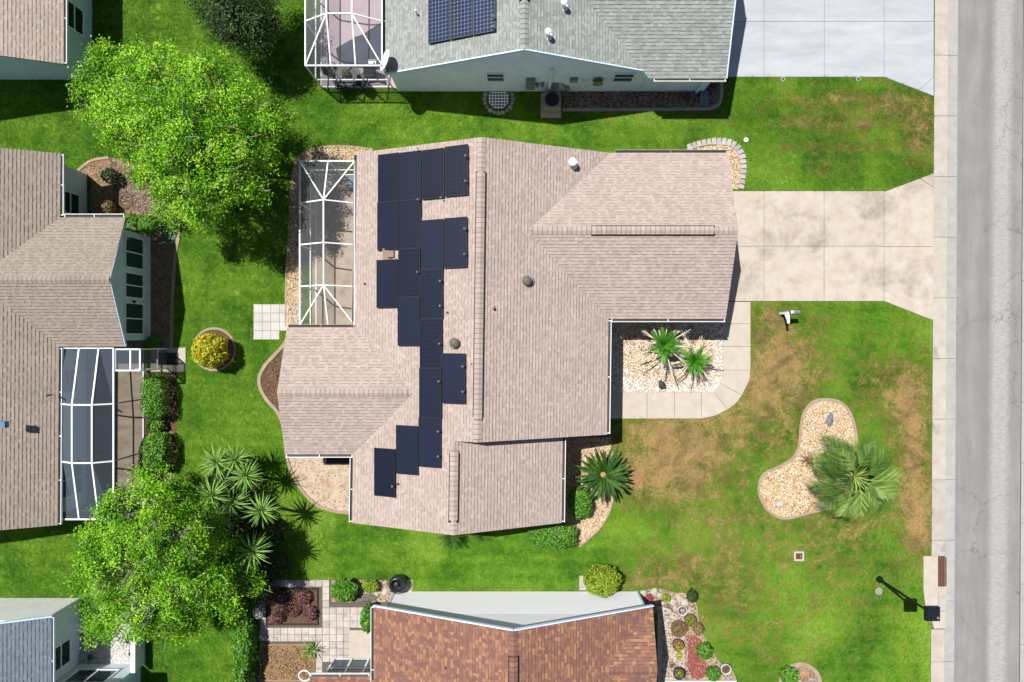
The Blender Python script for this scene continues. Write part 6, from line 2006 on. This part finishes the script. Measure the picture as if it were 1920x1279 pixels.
o = m.build('paver', PAVER_R); tag(o, 'single rosy paver slab left of the lime green shrub', 'paver')
# pots
def pot(label, px, py, r, h, mat, plant=None, rim=True, group=None):
    c = P(px, py, h)
    t = thing('plant_pot', label, 'pot', (c.x, c.y, 0), group)
    m = MB(); m.lathe((c.x, c.y, 0), [(r * .75, 0), (r * .95, h * .6), (r, h), (r * .85, h), (r * .8, h * .8)], 20); m.build('pot', mat, t, True)
    m = MB(); m.lathe((c.x, c.y, h * .8), [(r * .82, 0), (r * .5, .02), (.001, .03)], 14); m.build('soil', SOIL, t)
    if plant:
        mt_, n, s, hh = plant
        d = unit(NR.normal(size=(n, 3))); d[:, 2] = np.abs(d[:, 2])
        cen = np.array([c.x, c.y, h]) + d * NR.uniform(.3, 1, (n, 1)) * np.array([s, s, hh])
        o = bpy.data.objects.new('foliage', leaf_mesh('foliage', cen, .09, mt_, NR.uniform(0, 1, n), ORG[t.name], .5)); link(o, t)
    return t
TERRA = plain('brown_pot', [A(120, 84, 62), A(160, 116, 88)], .7, 8)
WPOT = plain('white_pot', [A(230, 228, 224)], .6, 4)
BPOT = gloss('black_pot', (.02, .022, .026, 1), .2, .5)
pot('white ring pot with grey stones in the rock garden', 1280, 1146, .24, .3, WPOT, (LEAF_SILVER, 60, .14, .08))
pot('brown pot with a yellow green plant beside the white ring pot', 1295, 1164, .28, .35, TERRA, (LEAF_LIME, 220, .28, .2))
pot('wide brown pot of dry twigs, largest of the rock garden', 1273, 1180, .38, .35, TERRA, (LEAF_DRY, 240, .32, .15))
pot('brown pot with trailing yellow flowers beside the path', 1272, 1211, .27, .35, TERRA, (LEAF_YEL, 90, .22, .12))
pot('small grey rimmed pot on the path edge', 1260, 1249, .13, .25, CONC_GREY, (LEAF_DRY, 40, .08, .06))
pot('dark pot with a yellow topped plant at the path end', 1274, 1264, .28, .35, BPOT, (LEAF_LIME, 120, .18, .12))
pot('white round pot of bare soil at the lawn edge, lower right', 1362, 1256, .25, .32, WPOT)
c = P(1273, 1230, .2)
shrub('small_plant', 'bright yellow flowering plant below the brown path pot', 'plant', (1273, 1230, .15), (.14, .2, .12), 160, .08, LEAF_YEL, stem=False)
m = MB(); m.prism(G([(742, 1086), (771, 1086), (771, 1111), (742, 1111)]), -.02, .07, .01); o = m.build('equipment_pad', CONC_WALK); o['kind'] = 'structure'
c = P(746, 1096, .45)
t = thing('plant_pot', 'large glossy black round pot on a pale slab by the white gable corner', 'pot', (c.x, c.y, .07))
m = MB(); m.lathe((c.x, c.y, .07), [(.3, 0), (.42, .2), (.43, .42), (.34, .6), (.3, .58), (.28, .4), (.001, .38)], 24); m.build('bowl', BPOT, t, True)
m = MB(); m.lathe((c.x - .05, c.y + .02, .5), [(.14, 0), (.12, .1), (.001, .13)], 14); m.build('lid', DARK, t)
pot('small dark pot in the shaded gravel by the garage gutter of the top house', 1338, 160, .2, .3, TERRA, (LEAF_PURPLE, 90, .18, .15))
pot('small red brown pot in the river gravel by the pale blue wall', 1287, 182, .15, .25, TERRA, (LEAF_DRY, 50, .12, .1))

# ------------------------------------------------------------------ grass
tuft = MB()
for k in range(15):
    a = R.uniform(0, 2 * PI); r0 = R.uniform(0, .075); ln = R.uniform(.05, .1); le = R.uniform(.25, 1.1)
    bx_, by_ = r0 * math.cos(a * 1.7), r0 * math.sin(a * 1.7)
    d = Vector((math.cos(a) * math.cos(le), math.sin(a) * math.cos(le), math.sin(le)))
    s = Vector((-math.sin(a), math.cos(a), 0)) * .011
    p = Vector((bx_, by_, 0)); q_ = p + d * ln * .6; e = p + d * ln + Vector((0, 0, -.012))
    n0 = len(tuft.v)
    tuft.v += [tuple(p - s), tuple(p + s), tuple(q_ + s * .9), tuple(q_ - s * .9), tuple(e)]
    tuft.f += [(n0, n0 + 1, n0 + 2, n0 + 3), (n0 + 3, n0 + 2, n0 + 4)]
N_G = int(46.5 * 37 * 230)
x = NR.uniform(-26.5, 19.72, N_G); y = NR.uniform(-18, 19, N_G)
keep = np.ones(N_G, bool)
for e in EXCL:
    ex = [p[0] for p in e]; ey = [p[1] for p in e]
    bb = (x > min(ex)) & (x < max(ex)) & (y > min(ey)) & (y < max(ey)) & keep
    idx = np.nonzero(bb)[0]
    keep[idx[pip(x[idx], y[idx], e)]] = False
x, y = x[keep], y[keep]
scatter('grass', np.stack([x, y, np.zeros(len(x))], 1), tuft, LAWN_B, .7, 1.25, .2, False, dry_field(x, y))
